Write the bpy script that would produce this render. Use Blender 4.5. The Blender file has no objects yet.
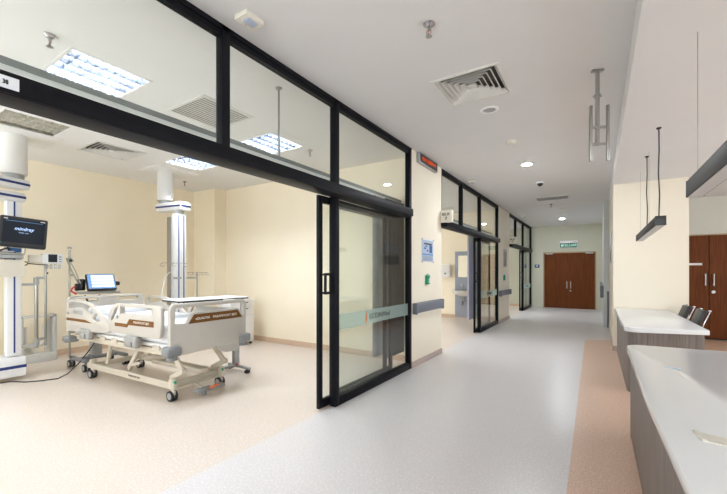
import bpy, bmesh, math, random
from mathutils import Vector, Matrix
random.seed(7)
PI = math.pi
scene = bpy.context.scene
COL = scene.collection
R = math.radians

# ------------------------------------------------------------------ materials
def new_mat(name):
    m = bpy.data.materials.new(name); m.use_nodes = True
    nt = m.node_tree; nt.nodes.clear()
    out = nt.nodes.new('ShaderNodeOutputMaterial')
    return m, nt, out

def mat(name, col, rough=0.5, metal=0.0, spec=0.5, var=0.0, scale=8.0, bump=0.0, stretch=None, coat=0.0, detail=3.0, col2=None, emit=None):
    """Principled surface whose colour wanders by a noise between col and col2."""
    m, nt, out = new_mat(name)
    b = nt.nodes.new('ShaderNodeBsdfPrincipled')
    b.inputs['Roughness'].default_value = rough
    b.inputs['Metallic'].default_value = metal
    b.inputs['Specular IOR Level'].default_value = spec
    b.inputs['Coat Weight'].default_value = coat
    c2 = col2 if col2 else tuple(max(0, c * (1 - var)) for c in col)
    tc = nt.nodes.new('ShaderNodeTexCoord')
    mp = nt.nodes.new('ShaderNodeMapping')
    if stretch: mp.inputs['Scale'].default_value = stretch
    nz = nt.nodes.new('ShaderNodeTexNoise'); nz.inputs['Scale'].default_value = scale; nz.inputs['Detail'].default_value = detail
    rp = nt.nodes.new('ShaderNodeValToRGB')
    rp.color_ramp.elements[0].position = 0.35; rp.color_ramp.elements[1].position = 0.65
    rp.color_ramp.elements[0].color = (*c2, 1); rp.color_ramp.elements[1].color = (*col, 1)
    nt.links.new(tc.outputs['Object'], mp.inputs['Vector']); nt.links.new(mp.outputs['Vector'], nz.inputs['Vector'])
    nt.links.new(nz.outputs['Fac'], rp.inputs['Fac']); nt.links.new(rp.outputs['Color'], b.inputs['Base Color'])
    if bump:
        bp = nt.nodes.new('ShaderNodeBump'); bp.inputs['Strength'].default_value = bump; bp.inputs['Distance'].default_value = 0.01
        nt.links.new(nz.outputs['Fac'], bp.inputs['Height']); nt.links.new(bp.outputs['Normal'], b.inputs['Normal'])
    if emit:
        b.inputs['Emission Color'].default_value = (*emit[0], 1); b.inputs['Emission Strength'].default_value = emit[1]
    nt.links.new(b.outputs['BSDF'], out.inputs['Surface'])
    return m

def vinyl(name, base, dark, light, rough=0.32, spec=0.5, fleck=150):
    """Speckled sheet vinyl: fine dark and light flecks on a base colour, faint broad variation."""
    m, nt, out = new_mat(name)
    b = nt.nodes.new('ShaderNodeBsdfPrincipled'); b.inputs['Roughness'].default_value = rough; b.inputs['Specular IOR Level'].default_value = spec
    tc = nt.nodes.new('ShaderNodeTexCoord')
    n1 = nt.nodes.new('ShaderNodeTexNoise'); n1.inputs['Scale'].default_value = fleck; n1.inputs['Detail'].default_value = 2
    n2 = nt.nodes.new('ShaderNodeTexNoise'); n2.inputs['Scale'].default_value = fleck * 0.45; n2.inputs['Detail'].default_value = 2
    r1 = nt.nodes.new('ShaderNodeValToRGB'); r2 = nt.nodes.new('ShaderNodeValToRGB')
    r1.color_ramp.elements[0].position = 0.34; r1.color_ramp.elements[0].color = (*dark, 1)
    r1.color_ramp.elements[1].position = 0.48; r1.color_ramp.elements[1].color = (*base, 1)
    r2.color_ramp.elements[0].position = 0.55; r2.color_ramp.elements[0].color = (0, 0, 0, 1)
    r2.color_ramp.elements[1].position = 0.70; r2.color_ramp.elements[1].color = (1, 1, 1, 1)
    mx = nt.nodes.new('ShaderNodeMix'); mx.data_type = 'RGBA'
    mx.inputs['B'].default_value = (*light, 1)
    for n in (n1, n2): nt.links.new(tc.outputs['Object'], n.inputs['Vector'])
    nt.links.new(n1.outputs['Fac'], r1.inputs['Fac']); nt.links.new(n2.outputs['Fac'], r2.inputs['Fac'])
    nt.links.new(r1.outputs['Color'], mx.inputs['A']); nt.links.new(r2.outputs['Color'], mx.inputs['Factor'])
    nt.links.new(mx.outputs['Result'], b.inputs['Base Color'])
    n3 = nt.nodes.new('ShaderNodeTexNoise'); n3.inputs['Scale'].default_value = 2.9
    bp = nt.nodes.new('ShaderNodeBump'); bp.inputs['Strength'].default_value = 0.04; bp.inputs['Distance'].default_value = 0.02
    nt.links.new(tc.outputs['Object'], n3.inputs['Vector']); nt.links.new(n3.outputs['Fac'], bp.inputs['Height']); nt.links.new(bp.outputs['Normal'], b.inputs['Normal'])
    nt.links.new(b.outputs['BSDF'], out.inputs['Surface'])
    return m

def glass(name, tint=(0.965, 0.98, 0.97), ior=1.5):
    m, nt, out = new_mat(name)
    t = nt.nodes.new('ShaderNodeBsdfTransparent'); t.inputs['Color'].default_value = (*tint, 1)
    g = nt.nodes.new('ShaderNodeBsdfGlossy'); g.inputs['Roughness'].default_value = 0.0
    f = nt.nodes.new('ShaderNodeFresnel'); f.inputs['IOR'].default_value = ior
    x = nt.nodes.new('ShaderNodeMixShader')
    # both faces of the pane reflect like an outer face: on the far face the index is inverted
    ge = nt.nodes.new('ShaderNodeNewGeometry'); ma = nt.nodes.new('ShaderNodeMath'); ma.operation = 'MULTIPLY_ADD'
    ma.inputs[1].default_value = 1 / ior - ior; ma.inputs[2].default_value = ior
    nt.links.new(ge.outputs['Backfacing'], ma.inputs[0]); nt.links.new(ma.outputs[0], f.inputs['IOR'])
    nt.links.new(f.outputs['Fac'], x.inputs['Fac']); nt.links.new(t.outputs[0], x.inputs[1]); nt.links.new(g.outputs[0], x.inputs[2])
    nt.links.new(x.outputs[0], out.inputs['Surface'])
    return m

def frosted(name, col, keep=0.5):
    m, nt, out = new_mat(name)
    t = nt.nodes.new('ShaderNodeBsdfTransparent'); t.inputs['Color'].default_value = (0.85, 0.92, 0.9, 1)
    d = nt.nodes.new('ShaderNodeBsdfDiffuse'); d.inputs['Color'].default_value = (*col, 1)
    tl = nt.nodes.new('ShaderNodeBsdfTranslucent'); tl.inputs['Color'].default_value = (*col, 1)
    a = nt.nodes.new('ShaderNodeMixShader'); a.inputs[0].default_value = 0.5
    x = nt.nodes.new('ShaderNodeMixShader'); x.inputs[0].default_value = keep
    nt.links.new(d.outputs[0], a.inputs[1]); nt.links.new(tl.outputs[0], a.inputs[2])
    nt.links.new(t.outputs[0], x.inputs[1]); nt.links.new(a.outputs[0], x.inputs[2]); nt.links.new(x.outputs[0], out.inputs['Surface'])
    return m

def glow(name, col, s):
    m, nt, out = new_mat(name)
    e = nt.nodes.new('ShaderNodeEmission'); e.inputs['Color'].default_value = (*col, 1); e.inputs['Strength'].default_value = s
    nt.links.new(e.outputs[0], out.inputs['Surface'])
    return m

M = {}
M['ceil_corridor'] = mat('corridor_ceiling_paint', (0.71, 0.70, 0.70), 0.9, var=0.02, scale=2)
M['ceil'] = mat('ceiling_paint', (0.78, 0.775, 0.77), 0.9, var=0.02, scale=2)
M['wall_warm'] = mat('room_wall_paint', (0.93, 0.84, 0.67), 0.8, var=0.02, scale=2)
M['wall_cream'] = mat('corridor_wall_paint', (0.80, 0.73, 0.61), 0.8, var=0.02, scale=2)
M['wall_grey'] = mat('end_wall_paint', (0.60, 0.59, 0.49), 0.85, var=0.02, scale=2)
M['wall_white'] = mat('station_wall_paint', (0.62, 0.61, 0.56), 0.85, var=0.02, scale=2)
M['vinyl_grey'] = vinyl('grey_vinyl', (0.63, 0.60, 0.595), (0.46, 0.44, 0.45), (0.72, 0.69, 0.69))
M['vinyl_cream'] = vinyl('cream_vinyl', (0.63, 0.55, 0.485), (0.54, 0.44, 0.36), (0.75, 0.68, 0.62))
M['vinyl_tan'] = vinyl('tan_vinyl', (0.66, 0.46, 0.345), (0.44, 0.26, 0.175), (0.72, 0.53, 0.41), fleck=110)
M['base_pink'] = mat('cove_base', (0.50, 0.40, 0.36), 0.5, var=0.1, scale=60)
M['base_tan'] = mat('room_cove_base', (0.68, 0.50, 0.36), 0.5, var=0.12, scale=60)
M['black'] = mat('black_aluminium', (0.007, 0.007, 0.010), 0.45, spec=0.12, var=0.15, scale=20)
M['glass'] = glass('clear_glass')
M['mirror'] = mat('mirror_glass', (0.8, 0.82, 0.82), 0.03, metal=1.0)
M['frost'] = frosted('frosted_band', (0.72, 0.80, 0.78), 0.32)
M['track_grey'] = mat('track_grey_aluminium', (0.26, 0.27, 0.27), 0.45, metal=0.3, var=0.05)
M['alu'] = mat('grey_aluminium', (0.42, 0.43, 0.43), 0.4, metal=0.5, var=0.06, scale=30)
M['steel'] = mat('brushed_steel', (0.42, 0.415, 0.40), 0.3, metal=1.0, var=0.1, scale=40, stretch=(1, 1, 0.1))
M['chrome'] = mat('chrome', (0.50, 0.50, 0.53), 0.15, metal=1.0, var=0.03)
M['white'] = mat('white_enamel', (0.80, 0.80, 0.80), 0.35, var=0.02)
M['white_matt'] = mat('white_plastic', (0.76, 0.75, 0.73), 0.55, var=0.02)
M['pend_white'] = mat('pendant_white', (0.78, 0.79, 0.81), 0.3, var=0.02, coat=0.2)
M['navy'] = mat('navy_stripe', (0.012, 0.03, 0.17), 0.35, var=0.1)
M['bed'] = mat('bed_ivory_plastic', (0.50, 0.465, 0.42), 0.4, var=0.02)
M['bed_metal'] = mat('bed_beige_steel', (0.57, 0.51, 0.42), 0.42, var=0.05, scale=12)
M['bed_grey'] = mat('bed_grey_plastic', (0.20, 0.205, 0.215), 0.5, var=0.05)
M['latch'] = mat('latch_grey_plastic', (0.30, 0.295, 0.28), 0.5, var=0.05)
M['brown_panel'] = mat('brown_woodgrain_inlay', (0.20, 0.085, 0.022), 0.6, spec=0.2, col2=(0.13, 0.052, 0.012), scale=6, stretch=(1, 1, 10))
M['sheet'] = mat('white_sheet', (0.82, 0.84, 0.88), 0.9, var=0.03, scale=6, bump=0.3)
M['rubber'] = mat('dark_rubber', (0.02, 0.02, 0.022), 0.6, var=0.2)
M['black_plastic'] = mat('black_plastic', (0.015, 0.015, 0.018), 0.35, var=0.2)
M['screen'] = mat('monitor_screen', (0.006, 0.007, 0.010), 0.35, spec=0.2, var=0.1, emit=((0.1, 0.13, 0.2), 0.03))
M['logo'] = glow('screen_logo', (0.45, 0.62, 0.95), 0.8)
M['screen_sheen'] = mat('glare_screen', (0.10, 0.14, 0.2), 0.35, spec=0.2, col2=(0.08, 0.12, 0.18), emit=((0.22, 0.48, 1.0), 0.32))  # blue glow stands in for ceiling lights mirrored in the screen
M['screen_bar'] = glow('painted_screen_glare', (0.82, 0.92, 1.0), 0.75)  # glowing bars painted as the reflection of the ceiling lights
M['green'] = mat('green_plastic', (0.0, 0.27, 0.13), 0.4, var=0.05)
M['red'] = mat('red_plastic', (0.5, 0.015, 0.02), 0.4, var=0.05)
M['orange'] = mat('orange_plastic', (0.55, 0.12, 0.03), 0.5, var=0.05)
M['rail'] = mat('slate_vinyl_rail', (0.155, 0.165, 0.20), 0.5, var=0.06, scale=20)
M['panel_blue'] = mat('blue_grey_panel', (0.33, 0.36, 0.43), 0.5, var=0.03)
M['frame_grey'] = mat('pale_grey_frame', (0.62, 0.62, 0.60), 0.45, var=0.03)
M['pilaster'] = mat('pale_blue_grey_panel', (0.55, 0.58, 0.60), 0.5, var=0.03)
M['door'] = mat('brown_veneer', (0.155, 0.044, 0.010), 0.5, spec=0.15, col2=(0.108, 0.029, 0.006), scale=5, stretch=(9, 9, 0.5), bump=0.02)
M['door_frame'] = mat('door_frame_wood', (0.42, 0.30, 0.17), 0.5, var=0.1)
M['laminate'] = mat('grey_brown_laminate', (0.21, 0.175, 0.16), 0.45, col2=(0.12, 0.098, 0.09), scale=7, stretch=(9, 9, 0.35), detail=6)
M['solid_white'] = mat('solid_white_surface', (0.76, 0.775, 0.80), 0.18, var=0.015, scale=3)
M['charcoal'] = mat('charcoal_metal', (0.022, 0.022, 0.024), 0.5, spec=0.2, var=0.05)
M['diffuser'] = mat('opal_diffuser', (0.62, 0.62, 0.62), 0.5, var=0.02)
M['curtain'] = mat('blue_grey_curtain', (0.22, 0.225, 0.27), 0.9, var=0.12, scale=30, bump=0.2)
M['reflection_dark'] = mat('dark_reflection_sheet', (0.035, 0.032, 0.034), 0.9, var=0.2, scale=30, bump=0.2)  # near-black colour stands in for a reflection in the pane
M['curtain_lav'] = mat('lavender_curtain', (0.36, 0.35, 0.45), 0.9, var=0.12, scale=30, bump=0.2)
M['curtain_mesh'] = frosted('curtain_mesh', (0.5, 0.5, 0.52), 0.7)
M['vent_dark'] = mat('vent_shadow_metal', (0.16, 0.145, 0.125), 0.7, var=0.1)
M['vent'] = mat('vent_enamel', (0.70, 0.685, 0.66), 0.5, var=0.03)
M['lamp'] = glow('fluorescent_tube', (0.86, 0.93, 1.0), 105.0)
M['lamp_corridor'] = glow('downlight_lamp', (0.90, 0.95, 1.0), 520.0)
M['reflector'] = mat('white_reflector', (0.9, 0.92, 0.95), 0.25, var=0.02)
M['louvre_off'] = mat('louvre_unlit_lightened', (0.62, 0.60, 0.52), 0.35, metal=0.5, var=0.02)  # same louvre as in lit fittings, colour lightened for the unlit one
M['louvre'] = mat('louvre_lit_darkened', (0.17, 0.19, 0.25), 0.3, metal=0.5, var=0.02)  # blade colour darkened against tube glare in the lit fittings
M['led'] = glow('led_orange', (1.0, 0.10, 0.008), 0.5)
M['paper'] = mat('white_paper', (0.72, 0.74, 0.78), 0.6, var=0.03)
M['paper_blue'] = mat('print_blue', (0.02, 0.09, 0.25), 0.6, var=0.1)
M['paper_pale'] = mat('print_pale_blue', (0.42, 0.50, 0.66), 0.6, var=0.05)
M['paper_mid'] = mat('print_mid_blue', (0.10, 0.26, 0.52), 0.6, var=0.05)
M['ink'] = mat('black_ink', (0.015, 0.015, 0.018), 0.6, var=0.1)
M['white_ink'] = mat('white_ink', (0.75, 0.72, 0.66), 0.6, var=0.05)
M['exit_green'] = mat('exit_sign_green', (0.0, 0.09, 0.055), 0.4, var=0.05, emit=((0.0, 0.25, 0.14), 0.05))
M['exit_white'] = glow('exit_sign_letters', (0.60, 0.95, 0.80), 0.5)
M['porcelain'] = mat('porcelain', (0.82, 0.82, 0.82), 0.12, var=0.01, coat=0.3)
M['mesh_black'] = mat('chair_black_leather', (0.028, 0.028, 0.030), 0.42, var=0.2, scale=40, bump=0.1)
M['cardboard'] = mat('cream_card', (0.66, 0.63, 0.56), 0.8, var=0.06, scale=20)
M['tape'] = mat('pale_blue_label', (0.50, 0.60, 0.68), 0.5, var=0.03)
M['cream_plastic'] = mat('cream_plastic', (0.72, 0.68, 0.60), 0.5, var=0.02)
M['lens'] = mat('sensor_lens', (0.40, 0.44, 0.55), 0.3, var=0.05)
M['brass'] = mat('bulb_brass', (0.45, 0.36, 0.26), 0.3, metal=0.9, var=0.1)
M['glass_shade'] = mat('grey_lamp_glass', (0.42, 0.42, 0.43), 0.25, var=0.05)
M['clear_plastic'] = frosted('clear_plastic', (0.8, 0.8, 0.85), 0.55)
M['notice'] = mat('notice_brown', (0.22, 0.17, 0.15), 0.5, col2=(0.35, 0.30, 0.28), scale=25)

# ------------------------------------------------------------------ mesh helpers
def xf(loc=(0, 0, 0), rot=(0, 0, 0)):
    from mathutils import Euler
    return Matrix.Translation(Vector(loc)) @ Euler(rot).to_matrix().to_4x4()

class MB:
    def __init__(s): s.bm = bmesh.new()
    def _merge(s, b, m=None):
        if m is not None: bmesh.ops.transform(b, matrix=m, verts=b.verts)
        me = bpy.data.meshes.new('t'); b.to_mesh(me); b.free(); s.bm.from_mesh(me); bpy.data.meshes.remove(me)
    def box(s, c, d, rot=(0, 0, 0), bev=0.0, seg=2, m=None):
        b = bmesh.new(); bmesh.ops.create_cube(b, size=1.0)
        bmesh.ops.scale(b, vec=Vector(d), verts=b.verts)
        if bev: bmesh.ops.bevel(b, geom=list(b.edges), offset=min(bev, min(d) * 0.49), segments=seg, profile=0.5, affect='EDGES')
        t = xf(c, rot)
        s._merge(b, (m @ t) if m else t); return s
    def span(s, a, b, bev=0.0, seg=2):
        return s.box([(a[i] + b[i]) / 2 for i in range(3)], [abs(b[i] - a[i]) for i in range(3)], bev=bev, seg=seg)
    def bar(s, p0, p1, w, h, bev=0.0, up=(0, 0, 1)):
        p0, p1 = Vector(p0), Vector(p1); x = (p1 - p0); L = x.length; x.normalize()
        u = Vector(up)
        if abs(x.dot(u)) > 0.98: u = Vector((0, 1, 0))
        y = u.cross(x).normalized(); z = x.cross(y)
        r = Matrix((x, y, z)).transposed().to_4x4(); r.translation = (p0 + p1) / 2
        return s.box((0, 0, 0), (L, w, h), bev=bev, m=r)
    def cyl(s, p0, p1, r, r2=None, n=16):
        p0, p1 = Vector(p0), Vector(p1); d = p1 - p0
        b = bmesh.new(); bmesh.ops.create_cone(b, cap_ends=True, cap_tris=False, segments=n, radius1=r, radius2=r if r2 is None else r2, depth=d.length)
        q = Vector((0, 0, 1)).rotation_difference(d.normalized()).to_matrix().to_4x4(); q.translation = (p0 + p1) / 2
        s._merge(b, q); return s
    def ball(s, c, r, sc=(1, 1, 1), n=16):
        b = bmesh.new(); bmesh.ops.create_uvsphere(b, u_segments=n, v_segments=max(6, n // 2), radius=r)
        s._merge(b, Matrix.Translation(Vector(c)) @ Matrix.Diagonal((*sc, 1))); return s
    def tube(s, pts, r, n=8, closed=False):
        pts = [Vector(p) for p in pts]; b = bmesh.new(); rings = []
        N = len(pts); prev = None
        for i, p in enumerate(pts):
            if closed: t = pts[(i + 1) % N] - pts[i - 1]
            else: t = pts[min(i + 1, N - 1)] - pts[max(i - 1, 0)]
            t.normalize()
            if prev is None:
                a = Vector((0, 0, 1)) if abs(t.z) < 0.9 else Vector((1, 0, 0))
                u = t.cross(a).normalized()
            else: u = (prev - t * prev.dot(t)).normalized()
            prev = u; v = t.cross(u)
            rings.append([b.verts.new(p + (u * math.cos(2 * PI * k / n) + v * math.sin(2 * PI * k / n)) * r) for k in range(n)])
        for i in range(N if closed else N - 1):
            A, B = rings[i], rings[(i + 1) % N]
            for k in range(n): b.faces.new((A[k], A[(k + 1) % n], B[(k + 1) % n], B[k]))
        if not closed:
            b.faces.new(rings[0][::-1]); b.faces.new(rings[-1])
        bmesh.ops.recalc_face_normals(b, faces=b.faces); s._merge(b); return s
    def lathe(s, prof, c=(0, 0, 0), rot=(0, 0, 0), n=24):
        b = bmesh.new(); rings = []
        for r, z in prof: rings.append([b.verts.new((max(r, 1e-4) * math.cos(2 * PI * k / n), max(r, 1e-4) * math.sin(2 * PI * k / n), z)) for k in range(n)])
        for A, B in zip(rings, rings[1:]):
            for k in range(n): b.faces.new((A[k], A[(k + 1) % n], B[(k + 1) % n], B[k]))
        b.faces.new(rings[0][::-1]); b.faces.new(rings[-1])
        bmesh.ops.recalc_face_normals(b, faces=b.faces); s._merge(b, xf(c, rot)); return s
    def plate(s, outer, holes, t, m, bev=0.0):
        """2-D outline (with holes) in local xy, thickness t centred on local z, placed by matrix m."""
        b = bmesh.new(); es = []
        for loop in [outer] + list(holes):
            vs = [b.verts.new((x, y, -t / 2)) for x, y in loop]
            for i in range(len(vs)): es.append(b.edges.new((vs[i], vs[(i + 1) % len(vs)])))
        bmesh.ops.triangle_fill(b, use_beauty=True, use_dissolve=False, edges=es)
        g = bmesh.ops.extrude_face_region(b, geom=list(b.faces))
        bmesh.ops.translate(b, vec=(0, 0, t), verts=[v for v in g['geom'] if isinstance(v, bmesh.types.BMVert)])
        bmesh.ops.recalc_face_normals(b, faces=b.faces)
        bmesh.ops.dissolve_limit(b, angle_limit=R(1), verts=b.verts, edges=b.edges)
        if bev:
            ed = [e for e in b.edges if len(e.link_faces) == 2 and e.calc_face_angle(0) > R(70) and abs(e.verts[0].co.z - e.verts[1].co.z) < 1e-5]
            bmesh.ops.bevel(b, geom=ed, offset=bev, segments=2, profile=0.5, affect='EDGES')
        s._merge(b, m); return s
    def sheet(s, path, z0, z1, t):
        """A hanging cloth following a plan path, with thickness t."""
        b = bmesh.new(); n = len(path); L = []; Rr = []
        for i in range(n):
            a = Vector(path[max(i - 1, 0)]); c = Vector(path[min(i + 1, n - 1)]); d = (c - a).normalized(); nn = Vector((-d.y, d.x))
            p = Vector(path[i]); L.append(p + nn * t / 2); Rr.append(p - nn * t / 2)
        ring = L + Rr[::-1]
        lo = [b.verts.new((p.x, p.y, z0)) for p in ring]; hi = [b.verts.new((p.x, p.y, z1)) for p in ring]
        N = len(ring)
        for i in range(N): b.faces.new((lo[i], lo[(i + 1) % N], hi[(i + 1) % N], hi[i]))
        for i in range(n - 1):
            j = N - 1 - i
            b.faces.new((hi[i], hi[i + 1], hi[j - 1], hi[j])); b.faces.new((lo[i + 1], lo[i], lo[j], lo[j - 1]))
        bmesh.ops.recalc_face_normals(b, faces=b.faces); s._merge(b); return s
    def build(s, name, m, parent=None, loc=None, rot=None, smooth=True):
        me = bpy.data.meshes.new(name)
        if smooth:
            for f in s.bm.faces: f.smooth = True
            for e in s.bm.edges:
                if len(e.link_faces) == 2 and e.calc_face_angle(0) > R(34): e.smooth = False
        s.bm.to_mesh(me); s.bm.free()
        me.materials.append(M[m] if isinstance(m, str) else m)
        o = bpy.data.objects.new(name, me); COL.objects.link(o)
        if parent: o.parent = parent
        if loc: o.location = loc
        if rot: o.rotation_euler = rot
        return o

def B(): return MB()
def tag(o, label, cat, group=None, kind=None):
    o['label'] = label; o['category'] = cat
    if group: o['group'] = group
    if kind: o['kind'] = kind
    return o
def empty(name, loc=(0, 0, 0), rz=0.0, label=None, cat=None, group=None, kind=None):
    o = bpy.data.objects.new(name, None); COL.objects.link(o); o.location = loc; o.rotation_euler = (0, 0, rz); o.empty_display_size = 0.1
    if label: tag(o, label, cat, group, kind)
    return o
def copy_tree(o, parent=None):
    c = o.copy(); COL.objects.link(c)
    if parent: c.parent = parent
    for ch in list(o.children): copy_tree(ch, c)
    return c
def text(name, body, size, m, parent, loc, rot, align='CENTER', ext=0.001, sx=1.0, shear=0.0, bold=0.0):
    cu = bpy.data.curves.new(name, 'FONT'); cu.body = body; cu.size = size; cu.align_x = align; cu.align_y = 'CENTER'; cu.extrude = ext; cu.shear = shear; cu.offset = bold
    cu.materials.append(M[m]); tmp = bpy.data.objects.new('t', cu); COL.objects.link(tmp)
    me = bpy.data.meshes.new_from_object(tmp.evaluated_get(bpy.context.evaluated_depsgraph_get()))
    bpy.data.objects.remove(tmp); me.name = name
    o = bpy.data.objects.new(name, me); COL.objects.link(o); o.parent = parent; o.location = loc; o.rotation_euler = rot; o.scale = (sx, 1, 1)
    return o
# rotation that stands text up and makes it face: +X, -X, -Y
FX = (PI / 2, 0, PI / 2); FNX = (PI / 2, 0, -PI / 2); FNY = (PI / 2, 0, 0)
def struct(name, mb, m, label, cat): return tag(mb.build(name, m, smooth=False), label, cat, kind='structure')

# ------------------------------------------------------------------ the shell
WX = -2.155; CH = 3.0; SH = 2.774; YE = 15.2
def sheet_with_holes(x0, x1, y0, y1, z, holes):
    """A ceiling sheet at height z with rectangular openings for recessed fittings."""
    mb = B(); xs = sorted({x0, x1, *[h[0] for h in holes], *[h[1] for h in holes]}); ys = sorted({y0, y1, *[h[2] for h in holes], *[h[3] for h in holes]})
    vd = {}
    def v(x, y):
        if (x, y) not in vd: vd[(x, y)] = mb.bm.verts.new((x, y, z))
        return vd[(x, y)]
    for a, b in zip(xs, xs[1:]):
        for c, d in zip(ys, ys[1:]):
            if any(h[0] <= (a + b) / 2 <= h[1] and h[2] <= (c + d) / 2 <= h[3] for h in holes): continue
            mb.bm.faces.new((v(a, c), v(a, d), v(b, d), v(b, c)))
    return mb

def sq(cx, cy, h=0.28): return (cx - h, cx + h, cy - h, cy + h)
TROFF = [(-3.63, 1.45), (-3.63, 3.45), (-5.45, 1.50), (-5.30, 3.40), (-3.63, -0.3)]
VENTR = [(-3.47, 2.44, 0.28), (-5.72, 2.45, 0.28)]
struct('floor_corridor', B().plate([(WX - 0.05, -3), (-0.105, -3), (-0.226, 8.32), (0.2, 8.6), (0.2, YE), (WX - 0.05, YE)], [], .1, xf((0, 0, -.05))), 'vinyl_grey', 'pale grey speckled vinyl floor running down the corridor', 'floor')
struct('floor_station', B().plate([(-0.105, -3), (4.2, -3), (4.2, 9.65), (.2, 9.65), (0.2, 8.6), (-0.226, 8.32)], [], .1, xf((0, 0, -.05))), 'vinyl_tan', 'tan speckled vinyl floor around the counters', 'floor')
struct('floor_room', B().span((-7.2, -0.8, -0.1), (WX - 0.05, 4.93, 0)), 'vinyl_cream', 'cream vinyl floor under the hospital bed', 'floor')
struct('floor_bays', B().span((-7.2, 4.93, -0.1), (WX - 0.05, YE, 0)), 'vinyl_cream', 'cream vinyl floor of the two further bays', 'floor')
struct('ceiling_corridor', sheet_with_holes(WX - 0.1, 0.26, -3, YE + .1, CH, [(-1.235, -0.705, 3.10, 3.63)]), 'ceil_corridor', 'white plaster ceiling above the corridor', 'ceiling')
struct('ceiling_room', sheet_with_holes(-7.2, WX - 0.1, -0.8, 4.93, CH, [sq(*t) for t in TROFF] + [sq(*v) for v in VENTR]), 'ceil', 'white ceiling above the hospital bed with recessed louvred lights', 'ceiling')
BT = [(-3.6, 6.6), (-5.3, 8.6), (-3.6, 12.0), (-5.3, 13.8)]
struct('ceiling_bays', sheet_with_holes(-7.2, WX - 0.1, 4.93, YE, CH, [sq(*t) for t in BT]), 'ceil', 'white ceiling above the two further bays', 'ceiling')
struct('ceiling_station', B().span((0.198, -3, SH), (4.2, 9.65, 3.05)), 'ceil_corridor', 'lower white ceiling dropped above the counters', 'ceiling')
# corridor side piers
struct('wall_pier_1', B().span((WX, 4.60, 0), (WX - 0.1, 5.725, CH)), 'wall_cream', 'cream wall pier carrying the orange clock display', 'wall')
struct('wall_pier_2', B().span((WX, 9.76, 0), (WX - 0.1, 11.10, CH)), 'wall_cream', 'cream wall pier between the second and third glazed fronts', 'wall')
struct('wall_pier_3', B().span((WX, -3, 0), (WX - 0.1, -0.3, CH)), 'wall_cream', 'cream wall before the first glazed front', 'wall')
struct('wall_room_far', B().span((-7.2, -0.8, 0), (-7.3, 4.93, CH)), 'wall_warm', 'warm cream wall behind the bed head', 'wall')
struct('wall_room_side', B().span((-7.2, 4.90, 0), (WX - 0.1, 5.10, CH)).span((-7.2, 4.64, 0), (-6.5, 4.90, CH)), 'wall_warm', 'warm cream wall with corner pilaster beside the bedside cabinet', 'wall')
struct('wall_room_near', B().span((-7.3, -0.8, 0), (WX - 0.1, -0.9, .8)).span((-7.3, -0.8, 2.6), (WX - 0.1, -0.9, CH)).span((-7.3, -.8, .8), (-6.8, -.9, 2.6)).span((-2.8, -.8, .8), (WX - .1, -.9, 2.6)), 'wall_warm', 'warm cream wall with a wide opening for the added window at the near end of the bed room', 'wall')
struct('wall_bay_far', B().span((-7.2, 5.0, 0), (-7.3, YE + 0.1, .8)).span((-7.2, 5.0, 2.6), (-7.3, YE + .1, CH)).span((-7.2, 5.0, .8), (-7.3, 5.8, 2.6)).span((-7.2, 9.6, .8), (-7.3, 11.3, 2.6)).span((-7.2, 14.5, .8), (-7.3, YE + .1, 2.6)), 'wall_warm', 'warm cream outer wall with openings for the added windows in the further bays', 'wall')
struct('wall_bay_side', B().span((-7.2, 10.4, 0), (WX - 0.1, 10.55, CH)), 'wall_warm', 'warm cream wall carrying the washbasin panel', 'wall')
struct('wall_end', B().span((-7.3, YE, 0), (-1.754, YE + 0.12, CH)).span((-0.080, YE, 0), (0.4, YE + 0.12, CH)).span((-1.754, YE, 2.045), (-0.080, YE + 0.12, CH)), 'wall_grey', 'grey green wall around the double doors at the corridor end', 'wall')
struct('wall_block', B().span((0.204, 7.45, 0), (1.163, 9.65, CH)).span((0.204, 9.65, 0), (0.4, YE, CH)), 'wall_cream', 'cream wall block standing behind the further counter', 'wall')
struct('wall_station', B().span((1.163, 9.65, 2.05), (4.2, 9.77, SH)).span((1.163, 9.65, 0), (1.20, 9.77, 2.05)).span((2.45, 9.65, 0), (4.2, 9.77, 2.05)), 'wall_white', 'grey white wall above the brown cupboard doors', 'wall')
struct('wall_window', B().span((4.2, -3, 0), (4.3, 9.77, 0.8)).span((4.2, -3, 2.4), (4.3, 9.77, 3.05)).span((4.2, 8.0, 0.8), (4.3, 9.77, 2.4)).span((4.2, -3, 0.8), (4.3, 1.5, 2.4)), 'wall_white', 'white wall with a long opening for the unseen window beside the nurse station', 'wall')
struct('wall_near', B().span((WX, -3, 0), (4.3, -3.1, 0.6)).span((WX, -3, 2.7), (4.3, -3.1, 3.05)).span((WX, -3, 0.6), (-1.9, -3.1, 2.7)).span((3.9, -3, 0.6), (4.3, -3.1, 2.7)), 'wall_white', 'white wall with a wide opening for the added window at the near corridor end', 'wall')
struct('light_leak_backing', B().span((-1.9, YE + .25, -.1), (0.1, YE + .3, 2.3)).span((1.1, 9.95, -.1), (2.6, 10.0, 2.3)).span((1.1, 9.65, -.1), (2.6, 10.0, -.0)).span((-1.9, YE, -.1), (.1, YE + .3, 0)).span((1.1, 9.70, -.0), (1.16, 10, 2.3)).span((2.5, 9.70, 0), (2.56, 10, 2.3)).span((1.1, 9.7, 2.25), (2.6, 10, 2.3)), 'wall_grey', 'unseen backing added behind the closed double doors to block light leaks', 'wall')  # added backing keeps sky light out of the door gaps
struct('trim_pilaster', B().span((0.095, 10.5, 0), (0.204, 14.7, CH)), 'pilaster', 'pale blue grey wall lining behind the crash rail before the corridor end', 'pilaster')
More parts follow.
